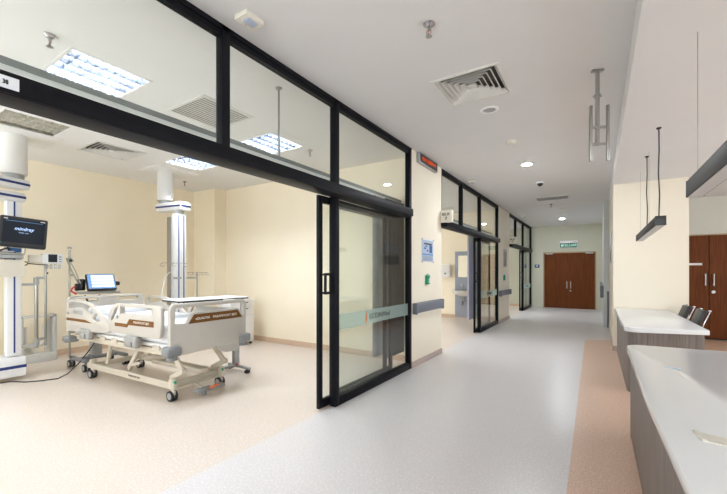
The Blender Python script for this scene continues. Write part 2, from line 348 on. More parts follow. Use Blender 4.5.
# cove bases
H_ = 0.085
struct('baseboard_pier_1', B().span((WX, 4.60, 0), (WX + 0.012, 5.725, H_)).span((WX + .012, 5.725, 0), (WX - 0.1, 5.735, H_)), 'base_pink', 'pinkish cove base under the pier with the clock display', 'baseboard')
struct('baseboard_pier_2', B().span((WX, 9.76, 0), (WX + 0.012, 11.10, H_)), 'base_pink', 'pinkish cove base under the second pier', 'baseboard')
struct('baseboard_room_far', B().span((-7.2, -0.8, 0), (-7.185, 4.64, 0.09)), 'base_tan', 'tan cove base behind the bed', 'baseboard')
struct('baseboard_room_side', B().span((-6.5, 4.885, 0), (WX - 0.1, 4.90, 0.09)), 'base_tan', 'tan cove base behind the bedside cabinet', 'baseboard')
struct('baseboard_bay_side', B().span((-7.2, 10.385, 0), (WX - 0.1, 10.40, 0.09)), 'base_tan', 'tan cove base under the washbasin panel', 'baseboard')
struct('baseboard_bay_end', B().span((-7.2, YE - 0.015, 0), (-2.26, YE, 0.09)), 'base_tan', 'tan cove base at the end of the third bay', 'baseboard')
struct('baseboard_end', B().span((WX, YE - 0.012, 0), (-1.76, YE, H_)).span((-0.08, YE - 0.012, 0), (0.2, YE, H_)), 'wall_grey', 'grey cove base beside the corridor end doors', 'baseboard')
struct('baseboard_block', B().span((0.192, 7.438, 0), (0.204, 10.5, H_)).span((0.192, 7.438, 0), (1.163, 7.45, H_)), 'base_pink', 'pinkish cove base around the cream wall block', 'baseboard')

# ------------------------------------------------------------------ glazed fronts
def bay_front(n, y0, y1, mulls, beam, lead, where, second=True):
    w = empty('window_%d' % n, (WX, y0, 0), 0, 'black framed glazed front with high panes, ' + where, 'glazed front', kind='structure')
    L = lambda y: y - y0
    f = B(); fr = 0.065; dp = 0.07
    f.span((0, 0, 2.965), (-dp, L(y1), CH)).span((-0.012, 0, 2.925), (-dp + .012, L(y1), 2.966))
    f.span((0, 0, 2.05), (-dp, L(y1), 2.12))
    edges = [y0] + mulls + [y1]
    for y in mulls: f.span((0, L(y) - fr, 2.05), (-dp, L(y), CH), bev=0.004)
    f.span((0, L(y1) - fr, 0), (-dp, L(y1), CH), bev=0.004)
    f.span((0, 0, 2.05), (-dp, 0.03, CH))
    ym = mulls[-1]
    f.span((0, L(ym) - fr, 0), (-dp, L(ym), 2.1), bev=0.004)
    f.span((0, L(ym), 0), (-dp, L(y1) - fr, 0.085), bev=0.004)
    f.build('frame', 'black', w)
    h = B(); h.span((0.105, L(beam[0]), 2.045), (-0.05, L(beam[1]), 2.142), bev=0.006)
    h.span((0.109, L(beam[0]) + .01, 2.05), (0.10, L(beam[1]) - .01, 2.056))
    h.build('sliding_door_header', 'black', w)
    ins = [y0 + .03] + mulls
    for a, b in zip(ins, [y - fr for y in mulls] + [y1 - fr]):
        B().span((-0.031, L(a), 2.12), (-0.039, L(b), 2.925)).build('upper_pane', 'glass', w, smooth=False)
    B().span((-0.031, L(ym), 0.085), (-0.039, L(y1) - fr, 2.05)).build('lower_pane', 'glass', w, smooth=False)
    B().span((-0.0285, L(ym), 0.735), (-0.0305, L(y1) - fr, 0.89)).build('frosted_band', 'frost', w, smooth=False)
    tx = L(ym) + 0.63
    text('band_lettering', 'ECONMed', 0.085, 'ink', w, (-0.027, tx + .22, 0.81), FX, sx=1.25)
    fl = B()
    for k, (dy, s) in enumerate([(0, 1.0)]):
        fl.plate([(-.012, -.055), (.012, -.055), (.018, -.02), (0.003, .07), (-.012, .0)], [], .002, xf((-0.027, tx - .09, .81), FX))
    fl.build('flame_mark', 'orange', w)
    # sliding leaf, pushed open behind the fixed pane
    def leaf(x, ya, yb, handle, lab):
        d = empty('door_%d' % (2 * n - (1 if handle else 0)), (x, ya, 0), 0, lab, 'sliding door', kind='structure')
        g = B(); W_ = yb - ya; s = 0.055; t = 0.035
        g.span((0, 0, 0.012), (-t, s, 2.05), bev=.004).span((0, W_ - s, 0.012), (-t, W_, 2.05), bev=.004)
        g.span((0, s, 0.012), (-t, W_ - s, 0.09)).span((0, s, 1.98), (-t, W_ - s, 2.05))
        g.build('leaf_frame', 'black', d)
        B().span((-0.014, s, 0.09), (-0.020, W_ - s, 1.98)).build('leaf_pane', 'glass', d, smooth=False)
        if handle:
            hb = B(); hb.span((0.03, 0.035, 1.10), (0.045, 0.06, 1.305)).span((0.03, 0.115, 1.10), (0.045, 0.14, 1.305))
            hb.span((0.03, 0.06, 1.28), (0.045, 0.115, 1.305)).span((0.03, 0.06, 1.10), (0.045, 0.115, 1.125))
            hb.span((0, 0.04, 1.28), (0.032, 0.055, 1.30)).span((0, 0.04, 1.105), (0.032, 0.055, 1.125))
            hb.build('pull_handle', 'black', d)
    leaf(WX - 0.08, lead, lead + 1.33, True, 'black framed sliding glass door with pull handle, ' + where)
    if second: leaf(WX - 0.135, lead + 0.27, lead + 1.58, False, 'second sliding glass leaf stacked behind the first, ' + where)
    return w
bay_front(1, -0.3, 4.60, [1.66, 2.937], (-0.3, 4.43), 2.72, 'before the bed room')
bay_front(2, 5.725, 9.76, [6.86, 8.13], (5.70, 9.50), 7.93, 'before the bay with the washbasin', second=False)
bay_front(3, 11.10, 15.2, [12.20, 13.52], (11.08, 14.70), 13.30, 'next to the corridor end doors', second=False)

# ------------------------------------------------------------------ double doors
def door_leaf_handle(p, x, z0, z1):
    B().cyl((x, -0.055, z0), (x, -0.055, z1), 0.014).cyl((x, 0, z0 + .03), (x, -0.055, z0 + .03), 0.009).cyl((x, 0, z1 - .03), (x, -0.055, z1 - .03), 0.009).build('pull_handle', 'steel', p)
d = empty('door_7', (-0.917, YE + 0.04, 0), 0, 'brown veneer double doors closing the end of the corridor', 'double doors', kind='structure')
d.scale = (1.055, 1, 1)
fr = B(); fr.span((-0.793, -0.055, 0), (-0.758, 0.06, 2.045)).span((0.758, -0.055, 0), (0.793, 0.06, 2.045)).span((-0.793, -0.055, 2.005), (0.793, 0.06, 2.045)); fr.build('door_frame', 'door_frame', d, smooth=False)
for s in (-1, 1):
    lf = B().span((s * 0.001, -0.035, 0.004), (s * 0.7575, 0.01, 2.004)).build('door_leaf', 'door', d, smooth=False)
    h = B(); x = s * 0.055; h.cyl((x, -0.085, 0.72), (x, -0.085, 0.98), 0.014).cyl((x, -0.035, 0.75), (x, -0.085, 0.75), .009).cyl((x, -0.035, 0.95), (x, -0.085, 0.95), .009); h.build('pull_handle', 'steel', lf)
    B().box((s * 0.60, -0.065, 1.985), (0.22, 0.05, 0.045), bev=.008).bar((s * 0.60, -0.08, 2.012), (s * 0.42, -0.08, 2.02), 0.02, 0.012).build('door_closer', 'steel', lf)
B().cyl((0.05, -0.035, 0.64), (0.05, -0.05, 0.64), 0.026).build('lock_rose', 'steel', d)

d = empty('door_8', (1.80, 9.66, 0), 0, 'tall brown cupboard doors beyond the black office chairs', 'double doors', kind='structure')
B().span((-0.60, -0.03, 0), (-0.575, 0.06, 2.05)).span((0.625, -0.03, 0), (0.65, 0.06, 2.05)).span((-0.60, -0.03, 2.03), (0.65, 0.06, 2.05)).build('door_frame', 'door_frame', d, smooth=False)
for a, b, hx in ((-0.573, -0.006, -0.06), (0.006, 0.623, 0.06)):
    lf = B().span((a, -0.02, 0.03), (b, 0.02, 2.028)).build('door_leaf', 'door', d, smooth=False)
    h = B(); h.cyl((hx, -0.075, 1.05), (hx, -0.075, 1.28), .012).cyl((hx, -.02, 1.07), (hx, -.075, 1.07), .012).cyl((hx, -.02, 1.26), (hx, -.075, 1.26), .012)
    h.build('pull_handle', 'steel', lf)
B().cyl((0.06, -0.02, 0.93), (0.06, -0.04, 0.93), 0.03).build('lock_rose', 'steel', d)
tag(B().span((1.47, 9.636, 1.448), (1.70, 9.640, 1.49)).build('door_sign', 'white_matt'), 'small white sign strip stuck on the brown cupboard door', 'sign')

# ------------------------------------------------------------------ outer windows, unseen, added as daylight sources
def unseen_window(n, a, b, z0, z1, along, at, label):
    w = empty('window_%d' % n, (0, 0, 0), 0, label, 'window', kind='structure')
    P = (lambda u, z, d: (at + d, u, z)) if along == 'y' else (lambda u, z, d: (u, at + d, z))
    f = B(); k = max(2, round((b - a) / 1.3))
    for z in (z0, z1 - .05): f.span(P(a, z, -.03), P(b, z + .05, .03))
    for i in range(k + 1):
        u = a + (b - a - .05) * i / k; f.span(P(u, z0, -.03), P(u + .05, z1, .03))
    f.build('window_frame', 'white', w, smooth=False)
    for i in range(k):
        u0 = a + (b - a - .05) * i / k + .05; u1 = a + (b - a - .05) * (i + 1) / k
        B().span(P(u0, z0 + .05, -.004), P(u1, z1 - .05, .004)).build('window_pane', 'glass', w, smooth=False)
unseen_window(4, 1.5, 8.0, .8, 2.4, 'y', 4.25, 'long unseen white framed window giving daylight beside the nurse station')
unseen_window(5, -1.9, 3.9, .6, 2.7, 'x', -3.05, 'wide unseen white framed window added for daylight at the near corridor end')
unseen_window(6, -6.8, -2.8, .8, 2.6, 'x', -.85, 'unseen white framed window added to brighten the bed room')
unseen_window(7, 5.8, 9.6, .8, 2.6, 'y', -7.25, 'unseen white framed window added to brighten the washbasin bay')
unseen_window(8, 11.3, 14.5, .8, 2.6, 'y', -7.25, 'unseen white framed window added to brighten the third bay')

# ------------------------------------------------------------------ ceiling fittings
def troffer(cx, cy, lit, label, m_l='lamp'):
    t = empty('ceiling_light', (cx, cy, CH), 0, label, 'ceiling light', 'recessed louvred ceiling lights')
    h = 0.28
    fr = B(); w = 0.022
    fr.span((-h - .005, -h - w, -.004), (h + .005, -h, .004)).span((-h - .005, h, -.004), (h + .005, h + w, .004)).span((-h - w, -h - w, -.004), (-h, h + w, .004)).span((h, -h - w, -.004), (h + w, h + w, .004))
    fr.build('trim_frame', 'white', t, smooth=False)
    hs = B(); D = 0.11
    B().span((-h, -h, D), (h, h, D + .01)).build('reflector', 'reflector', t, smooth=False); hs.span((-h - .01, -h, 0), (-h, h, D)).span((h, -h, 0), (h + .01, h, D)).span((-h, -h - .01, 0), (h, -h, D)).span((-h, h, 0), (h, h + .01, D))
    hs.build('housing', 'louvre' if lit else 'louvre_off', t, smooth=False)
    lv = B()
    for k in range(1, 8):
        y = -h + 2 * h * k / 8
        lv.plate([(-h, 0.006), (h, 0.006), (h, .045), (-h, .045)], [], 0.003, xf((0, y, 0), (PI / 2, 0, 0)))
    for k in range(1, 4):
        x = -h + 2 * h * k / 4
        # V-shaped reflector between the tubes
        lv.plate([(-.004, .0), (.004, .0), (.028, .055), (-.028, .055)], [], 2 * h, xf((x, 0, 0), (PI / 2, 0, 0)))
    lv.build('louvre', 'louvre' if lit else 'louvre_off', t, smooth=False)
    for k in range(4):
        x = -h + 2 * h * (k + .5) / 4
        B().cyl((x, -h + .02, .075), (x, h - .02, .075), .016, n=10).build('tube', m_l if lit else 'white', t)
    return t
troffer(-3.63, 1.45, True, 'lit louvred ceiling light seen through the high pane beside a sprinkler')
troffer(-3.63, 3.45, True, 'lit louvred ceiling light seen through the high pane behind the curtain track rod')
troffer(-5.45, 1.50, False, 'unlit louvred ceiling light in front of the first supply pendant')
troffer(-5.30, 3.40, True, 'lit louvred ceiling light above the second supply pendant')
troffer(-3.63, -0.30, True, 'lit louvred ceiling light near the end wall of the bed room')
for i, (x, y) in enumerate(BT):  # unseen fittings put in to brighten the further bays
    troffer(x, y, True, 'unseen lit louvred ceiling light added in the bay with the washbasin, ' + ('by the glass' if i == 0 else 'by the outer wall') if i < 2 else 'unseen lit louvred ceiling light added in the third bay, ' + ('by the glass' if i == 2 else 'by the outer wall'))

def diffuser4(cx, cy, h, label):
    """Four-way square ceiling diffuser: nested louvre rings around a small plate."""
    t = empty('air_diffuser', (cx, cy, CH), 0, label, 'air vent')
    w = .03
    B().span((-h - w, -h - w, -.008), (h + w, -h, .004)).span((-h - w, h, -.008), (h + w, h + w, .004)).span((-h - w, -h, -.008), (-h, h, .004)).span((h, -h, -.008), (h + w, h, .004)).build('flange', 'vent', t, smooth=False)
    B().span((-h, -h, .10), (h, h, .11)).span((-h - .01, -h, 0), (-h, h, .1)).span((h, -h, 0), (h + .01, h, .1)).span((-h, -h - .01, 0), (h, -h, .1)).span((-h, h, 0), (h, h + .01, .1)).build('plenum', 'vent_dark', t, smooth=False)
    lv = B()
    for k in range(6):
        a = h * (1 - k / 6.2) - .006
        b = a - .026
        if b < 0.02: b = .02
        z0, z1 = -.004, .028
        bm = bmesh.new()
        oq = [(-a, -a), (a, -a), (a, a), (-a, a)]; iq = [(-b, -b), (b, -b), (b, b), (-b, b)]
        # each ring flares outwards and downwards
        o1 = [bm.verts.new((x, y, z0)) for x, y in oq]; i1 = [bm.verts.new((x, y, z1)) for x, y in iq]
        o2 = [bm.verts.new((x, y, z0 + .004)) for x, y in oq]; i2 = [bm.verts.new((x, y, z1 + .004)) for x, y in iq]
        for q in range(4):
            r = (q + 1) % 4
            bm.faces.new((o1[q], o1[r], i1[r], i1[q])); bm.faces.new((o2[r], o2[q], i2[q], i2[r]))
            bm.faces.new((o1[q], o2[q], o2[r], o1[r])); bm.faces.new((i1[r], i2[r], i2[q], i1[q]))
        lv._merge(bm)
    lv.build('louvre', 'vent', t, smooth=False)
    B().span((-.035, -.035, 0), (.035, .035, .006)).build('centre_plate', 'vent', t, smooth=False)
    return t
diffuser4(-0.97, 3.365, 0.265, 'white four-way air diffuser in the corridor ceiling')
diffuser4(-5.72, 2.45, 0.28, 'white four-way air diffuser in the bed room ceiling between the two pendants')
t = empty('return_grille', (-3.47, 2.44, CH), 0, 'white slatted return air grille in the bed room ceiling', 'air vent')
B().span((-.31, -.31, -.008), (.31, -.28, .004)).span((-.31, .28, -.008), (.31, .31, .004)).span((-.31, -.28, -.008), (-.28, .28, .004)).span((.28, -.28, -.008), (.31, .28, .004)).build('flange', 'vent', t, smooth=False)
g = B()
for k in range(13): g.box((-.28 + .56 * (k + .5) / 13, 0, .002), (.022, .56, .004))
g.build('slats', 'vent', t, smooth=False)
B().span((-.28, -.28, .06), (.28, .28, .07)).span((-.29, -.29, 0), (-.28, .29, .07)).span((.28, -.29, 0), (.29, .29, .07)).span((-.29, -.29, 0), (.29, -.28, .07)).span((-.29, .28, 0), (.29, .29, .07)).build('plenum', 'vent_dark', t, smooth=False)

def sprinkler(x, y, label):
    t = empty('sprinkler', (x, y, CH), 0, label, 'sprinkler', 'ceiling sprinklers')
    B().lathe([(.038, 0), (.04, -.006), (.022, -.02), (.02, -.022)]).build('escutcheon', 'chrome', t)
    b = B().cyl((0, 0, -.02), (0, 0, -.045), .010).lathe([(.004, -.082), (.022, -.084), (.022, -.086), (.004, -.087)])
    b.tube([(-.011, 0, -.042), (-.016, 0, -.06), (-.004, 0, -.083)], .0035).tube([(.011, 0, -.042), (.016, 0, -.06), (.004, 0, -.083)], .0035)
    b.build('sprinkler_head', 'steel', t)
    B().cyl((0, 0, -.045), (0, 0, -.075), .0035, n=8).build('bulb', 'red', t)
sprinkler(-0.974, 2.353, 'chrome ceiling sprinkler in the corridor before the air diffuser')
sprinkler(-1.003, 10.207, 'chrome ceiling sprinkler just beyond the slatted exhaust vent')
sprinkler(-3.29, 1.012, 'chrome sprinkler on the bed room ceiling beside the louvred light')
sprinkler(-3.365, 3.90, 'chrome sprinkler in the bed room seen through the third high pane')
sprinkler(-6.5, 4.0, 'chrome sprinkler on the bed room ceiling near the corner pilaster')

def downlight(y, lit, label, x=-0.96):
    t = empty('downlight', (x, y, CH), 0, label, 'downlight', 'round corridor downlights')
    B().lathe([(.062, -.001), (.066, -.010), (.088, -.008), (.094, -.002), (.094, 0), (.062, 0)]).build('trim_ring', 'white', t)
    B().lathe([(0.0, -.016 if lit else -.004), (.045, -.012 if lit else -.004), (.062, -.004), (.062, 0)]).build('lamp_lens', 'lamp_corridor' if lit else 'glass_shade', t)
downlight(3.935, False, 'unlit round downlight beside the corridor air diffuser')
downlight(6.225, True, 'lit round downlight above the second glazed front', -0.95)
downlight(13.16, True, 'lit round downlight before the corridor end doors', -0.98)
downlight(-1.6, True, 'unseen lit round downlight added at the near end of the corridor')  # out of view, added to light the near floor
def disc(x, y, label, m='cream_plastic', r=.075):
    t = empty('smoke_detector', (x, y, CH), 0, label, 'smoke detector')
    B().lathe([(r, 0), (r, -.008), (r * .8, -.014)]).build('base_ring', m, t)
    B().lathe([(r * .8, -.012), (r * .55, -.034), (0, -.036)]).build('sensor_dome', m, t)
disc(-0.952, 5.044, 'cream round detector between the unlit and the lit downlight')
disc(-0.82, 11.0, 'cream round detector beyond the slatted exhaust vent', 'cream_plastic', .085)
t = empty('dome_camera', (-0.93, 7.60, CH), 0, 'small dark dome camera on a white ring', 'security camera')
B().lathe([(.07, 0), (.07, -.02), (.06, -.03)]).build('base_ring', 'white', t); B().ball((0, 0, -.03), .052, (1, 1, 1)).build('dome', 'black_plastic', t)
t = empty('slot_vent', (-0.90, 9.40, CH), 0, 'slatted exhaust vent in the corridor ceiling beyond the dome camera', 'air vent')
B().span((-.34, -.23, -.012), (.34, -.20, 0)).span((-.34, .20, -.012), (.34, .23, 0)).span((-.34, -.23, -.012), (-.315, .23, 0)).span((.315, -.23, -.012), (.34, .23, 0)).build('flange', 'vent', t, smooth=False)
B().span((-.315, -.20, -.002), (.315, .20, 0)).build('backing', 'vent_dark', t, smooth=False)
g = B()
for k in range(8): g.box((0, -.20 + .05 * (k + .5), -.004), (.63, .014, .004))
g.build('slats', 'alu', t, smooth=False)
t = empty('access_panel', (-1.0, 10.75, CH), 0, 'flat pale panel in the ceiling beyond the slatted exhaust vent', 'ceiling panel')
B().lathe([(.13, 0), (.13, -.004), (.12, -.006), (0, -.006)]).build('cover', 'vent', t)
def motion(x, y, label):
    t = empty('motion_sensor', (x, y, CH), 0, label, 'motion sensor', 'motion sensors')
    B().plate([(-.055, -.075), (.055, -.075), (.06, -.07), (.06, .07), (.055, .075), (-.055, .075), (-.06, .07), (-.06, -.07)], [], .034, xf((0, 0, -.017)), bev=.006).build('casing', 'cream_plastic', t)
    B().box((.012, 0, -.036), (.062, .085, .022), bev=.012).build('lens', 'lens', t)
    B().cyl((-.035, 0, -.034), (-.035, 0, -.0355), .004, n=8).build('indicator', 'red', t)
motion(-1.955, 1.655, 'cream motion sensor above the first glazed front')
motion(-1.98, 6.84, 'cream motion sensor above the second glazed front')
motion(-1.90, 11.96, 'cream motion sensor above the third glazed front')

# hanging bracket for a corridor display
t = empty('display_bracket', (-0.011, 3.645, CH), R(25), 'bare steel display bracket hanging from the corridor ceiling', 'hanging bracket')
B().box((0, 0, -.008), (.09, .04, .016), bev=.004).build('ceiling_plate', 'steel', t)
B().cyl((0, 0, -.02), (0, 0, -.63), .016).build('drop_tube', 'steel', t)
B().lathe([(.024, -.235), (.024, -.205)]).cyl((-.035, 0, -.22), (.035, 0, -.22), .006, n=8).build('clamp_collar', 'steel', t)
for z in (-.485, -.625): B().bar((-.065, -.02, z), (.065, -.02, z), .018, .018).build('cross_bar', 'steel', t)
for s in (-1, 1): B().span((s * .055, -.045, -.77), (s * .076, -.02, -.31), bev=.004).build('upright', 'steel', t)

# ------------------------------------------------------------------ corridor wall things
t = empty('clock_display', (WX, 5.10, 2.925), 0, 'black clock display with orange digits on the cream pier', 'clock display')
B().span((0, -.345, -.075), (.05, .335, .065), bev=.004).build('casing', 'alu', t)
B().span((.0495, -.325, -.064), (.052, .315, .054)).build('display_panel', 'ink', t)
text('digits', '04:38PM', .075, 'led', t, (.054, -.005, -.005), FX, sx=1.95)
t = empty('notice_sign', (WX, 5.15, 1.63), 0, 'pale blue notice pinned with four studs to the cream pier', 'poster')
B().span((.003, -.21, -.155), (.006, .21, .155)).build('sheet', 'paper_pale', t, smooth=False)
B().span((.001, -.225, -.17), (.003, .225, .17)).build('clear_backing', 'paper', t, smooth=False)
B().span((.006, .06, -.03), (.0066, .16, .085)).span((.006, -.09, .055), (.0066, -.03, .075)).span((.006, -.14, .02), (.0066, -.07, .045)).span((.006, -.04, -.01), (.0066, .02, .015)).build('printed_boxes', 'paper_blue', t, smooth=False)
B().span((.006, -.2, -.065), (.0066, .2, -.045)).build('printed_band', 'paper_mid', t, smooth=False)
B().span((.006, -.14, .09), (.0066, .15, .112)).build('heading', 'ink', t, smooth=False)
b = B()
for k in range(5): b.span((.006, -.17, -.08 - k * .014), (.0064, .16 - .02 * (k % 2), -.084 - k * .014))
b.build('printed_lines', 'rail', t, smooth=False)
for y in (-.215, .215):
    for z in (-.165, .165): B().cyl((0, y, z), (.014, y, z), .008, n=10).build('stud', 'steel', t)
def callpoint(y, z, label):
    t = empty('alarm_switch', (WX, y, z), 0, label, 'call point', 'green call points')
    B().box((.02, 0, 0), (.04, .10, .135), bev=.008).build('casing', 'green', t)
    B().box((.041, .018, -.012), (.004, .045, .06)).build('push_glass', 'white_matt', t)
    B().box((.043, .018, -.012), (.002, .022, .022)).build('marker', 'green', t)
    B().box((.022, 0, .078), (.02, .06, .022), bev=.004).build('cover_hinge', 'clear_plastic', t)
callpoint(5.11, 1.20, 'green break-glass call point below the pinned blue notice')
callpoint(10.37, 1.16, 'green break-glass call point on the second pier beyond the washbasin bay')
def crash_rail(x0, y0, y1, z0, z1, label, side=1):
    t = empty('crash_rail', (x0, y0, z0), 0, label, 'crash rail', 'slate crash rails')
    B().plate([(0, 0), (side * .055, 0.012), (side * .07, .035), (side * .07, z1 - z0 - .035), (side * .055, z1 - z0 - .012), (0, z1 - z0)], [], (y1 - y0) - .06, xf((0, (y1 - y0) / 2, 0), (PI / 2, 0, 0))).build('rail_cover', 'rail', t)
    for ye in (.015, y1 - y0 - .015):
        B().box((side * .037, ye, (z1 - z0) / 2), (.074, .03, (z1 - z0) + .004), bev=.01).build('end_cap', 'rail', t)
crash_rail(WX, 4.62, 5.66, 0.735, 0.885, 'slate crash rail on the pier below the blue notice')
crash_rail(WX, 9.80, 11.05, 0.69, 0.835, 'slate crash rail on the second pier before the third glazed front')
crash_rail(0.095, 10.52, 14.6, 0.70, 0.98, 'slate crash rail running along the wall to the corridor end doors', -1)
t = empty('corner_guard', (0.204, 10.47, 0), 0, 'dark slate corner guard at the foot of the blue grey pilaster', 'corner guard')
B().span((-.045, 0, 0), (-.0, .028, .86), bev=.004).build('guard_strip', 'rail', t)
for y, z0, z1, lb in ((8.55, 1.50, 1.74, 'brown framed notice on the side of the cream wall block'), (8.55, 1.77, 2.05, 'pale framed notice above the brown one on the wall block')):
    t = empty('wall_notice', (0.204, y, z0), 0, lb, 'notice')
    B().span((-.018, -.42, 0), (0, .42, z1 - z0)).build('frame', 'alu', t); B().span((-.02, -.39, .02), (-.017, .39, z1 - z0 - .02)).build('sheet', 'notice' if z0 < 1.6 else 'paper', t)
t = empty('wall_notice', (WX, 10.5, 1.45), 0, 'tall narrow brown notice panel on the second pier', 'notice')
B().span((0, -.16, 0), (.018, .16, .48)).build('frame', 'alu', t); B().span((.017, -.13, .03), (.02, .13, .42)).build('sheet', 'notice', t)
def bay_sign(y, num, label):
    t = empty('bay_sign', (WX, y, 2.205), 0, label, 'sign', 'projecting bay signs')
    B().box((.10, 0, 0), (.19, .075, .195), bev=.006).build('sign_box', 'cream_plastic', t)
    text('sign_lettering', 'BILIK', .062, 'ink', t, (.10, -.0385, .03), FNY, sx=.95, bold=.001)
    text('sign_number', num, .07, 'ink', t, (.10, -.0385, -.04), FNY, bold=.002)
bay_sign(5.70, '7', 'cream projecting sign box above the washbasin bay entrance')
bay_sign(11.05, '8', 'cream projecting sign box above the third bay entrance')
t = empty('number_label', (WX + .105, 0.40, 2.093), 0, 'white strip label numbered 38 on the black door header', 'label')
B().span((.001, -.13, -.024), (.004, .127, .026)).build('label_strip', 'paper', t, smooth=False)
text('label_number', '38', .024, 'ink', t, (.0045, .084, .0), FX, sx=.75, bold=.001)
t = empty('exit_sign', (-0.925, YE, 2.19), 0, 'green lit exit sign above the corridor end doors', 'exit sign')
B().span((-.275, -.06, 0), (.275, 0, .25), bev=.006).build('casing', 'white', t)
B().span((-.268, -.063, .008), (.268, -.058, .165)).build('green_face', 'exit_green', t)
text('lettering', 'KELUAR', .13, 'exit_white', t, (.035, -.065, .085), FNY, sx=.95)
b = B(); mm = xf((-.225, -.064, .03), FNY)
b.plate([(.0, 0), (.02, .0), (.035, .035), (.05, .045), (.045, .055), (.03, .05), (.028, .085), (.0, .085), (-.015, .06), (-.005, .055), (.005, .068), (.01, .045)], [], .002, mm).plate([(.02 + .012 * math.cos(a * PI / 4), .105 + .012 * math.sin(a * PI / 4)) for a in range(8)], [], .002, mm)
b.build('running_figure', 'exit_white', t)
text('header_print', 'EXIT', .03, 'red', t, (.21, -.0615, .21), FNY)
t = empty('wall_socket', (-1.96, YE, 1.535), 0, 'dark blue switch plate beside the corridor end doors', 'switch')
B().box((0, -.012, 0), (.16, .02, .12), bev=.004).build('plate', 'paper_blue', t); B().box((0, -.024, .01), (.06, .008, .05), bev=.002).build('button', 'white_matt', t)

# ------------------------------------------------------------------ curtains and tracks
def wave(y0, y1, x, n, amp, ph=0.0):
    return [(x + amp * math.sin(ph + n * 2 * PI * k / (n * 10)) * (0.8 + .2 * math.sin(k)), y0 + (y1 - y0) * k / (n * 10)) for k in range(n * 10 + 1)]
def track(y0, y1, rods, label):
    t = empty('curtain_track', (-2.47, y0, 2.34), 0, label, 'curtain track')
    B().span((-.015, 0, -.005), (.015, y1 - y0, .032)).build('rail', 'track_grey', t, smooth=False)
    B().span((-.011, 0, -.032), (.011, y1 - y0, -.005)).build('glider_channel', 'white', t, smooth=False)
    for y in rods: B().cyl((0, y - y0, .03), (0, y - y0, .66), .009).lathe([(.03, .66), (.03, .65), (.01, .64)], (0, y - y0, 0)).build('hanger_rod', 'steel', t)
track(-0.4, 4.88, [0.2, 2.43], 'grey curtain track hanging inside the bed room glazing')
track(5.15, 10.35, [6.45, 9.0], 'grey curtain track hanging inside the washbasin bay glazing')
t = empty('cubicle_curtain', (0, 0, 0), 0, 'blue grey curtain gathered behind the fixed glass pane', 'curtain')
B().sheet(wave(4.09, 4.84, -2.47, 9, .04), .21, 1.95, .004).build('drape', 'curtain', t)
B().sheet(wave(4.09, 4.84, -2.47, 9, .04), 1.95, 2.31, .004).build('mesh_header', 'curtain_mesh', t)
t = empty('cubicle_curtain', (0, 0, 0), 0, 'dark folded sheet added for the dark reflection in the fixed glass pane', 'curtain')
B().sheet(wave(4.30, 4.86, -2.40, 8, .022), .16, 2.30, .004).build('drape', 'reflection_dark', t)  # added sheet, dark in place of a reflection on the glass
t = empty('cubicle_curtain', (0, 0, 0), 0, 'lavender curtain hanging beside the washbasin', 'curtain')
B().sheet(wave(8.20, 9.00, -2.47, 8, .035, 1), .24, 1.95, .004).build('drape', 'curtain_lav', t)
B().sheet(wave(8.20, 9.00, -2.47, 8, .035, 1), 1.95, 2.31, .004).build('mesh_header', 'curtain_mesh', t)

# ------------------------------------------------------------------ washbasin bay
tag(B().span((-3.495, 10.375, 0.03), (-2.95, 10.40, 1.90)).build('splash_panel', 'panel_blue'), 'blue grey splash panel behind the washbasin', 'wall panel')
t = empty('wall_mirror', (-3.25, 10.375, 1.16), 0, 'rectangular mirror above the washbasin', 'mirror')
B().span((-.155, -.012, 0), (.155, 0, .63)).build('backing', 'alu', t); B().span((-.145, -.015, .01), (.145, -.0115, .62)).build('mirror_glass', 'mirror', t)
t = empty('washbasin', (-3.25, 10.375, 0.62), 0, 'white wall-hung washbasin on the blue grey panel', 'washbasin')
n = 24
out = [(.30 * math.cos(PI + PI * k / n), -.06 + .36 * math.sin(PI + PI * k / n)) for k in range(n + 1)]
out = [(-.30, 0)] + out + [(.30, 0)]
b = B(); bm = bmesh.new(); prev = None
for z, s in ((.0, .35), (.03, .6), (.12, .93), (.17, 1.0), (.18, .99), (.17, .93), (.08, .7), (.07, .3)):
    ring = [bm.verts.new((x * s, (y + .0) * s if y < 0 else 0, z)) for x, y in out]
    if prev:
        for i in range(len(ring)): bm.faces.new((prev[i], prev[(i + 1) % len(ring)], ring[(i + 1) % len(ring)], ring[i]))
    else: bm.faces.new(ring[::-1])
    prev = ring
bm.faces.new(prev); bmesh.ops.recalc_face_normals(bm, faces=bm.faces); b._merge(bm)
b.build('bowl', 'porcelain', t)
B().tube([(.0, -.06, .17), (0, -.06, .34), (0, -.075, .37), (0, -.14, .38), (0, -.17, .36), (0, -.17, .33)], .011).cyl((0, -.06, .17), (0, -.06, .20), .022).box((.035, -.06, .215), (.09, .018, .012), bev=.004).build('tap', 'chrome', t)
B().cyl((0, -.12, .0), (0, -.12, -.12), .018).tube([(0, -.12, -.1), (0, -.12, -.2), (0, -.09, -.24), (0, -.05, -.22), (0, -.05, -.16), (0, 0, -.15)], .018).build('waste_trap', 'chrome', t)
B().tube([(.07, 0, -.16), (.07, -.04, -.16), (.06, -.06, -.05), (.03, -.07, .02)], .007).build('supply_hose', 'rubber', t)
t = empty('towel_dispenser', (-3.75, 10.40, 1.17), 0, 'white paper towel dispenser on the wall beside the mirror', 'towel dispenser')
B().box((0, -.07, .18), (.29, .13, .36), bev=.02).build('casing', 'white_matt', t); B().box((0, -.137, .10), (.05, .006, .05), bev=.002).build('window', 'bed_grey', t); B().box((0, -.075, .0), (.2, .05, .006)).build('towel', 'paper', t)

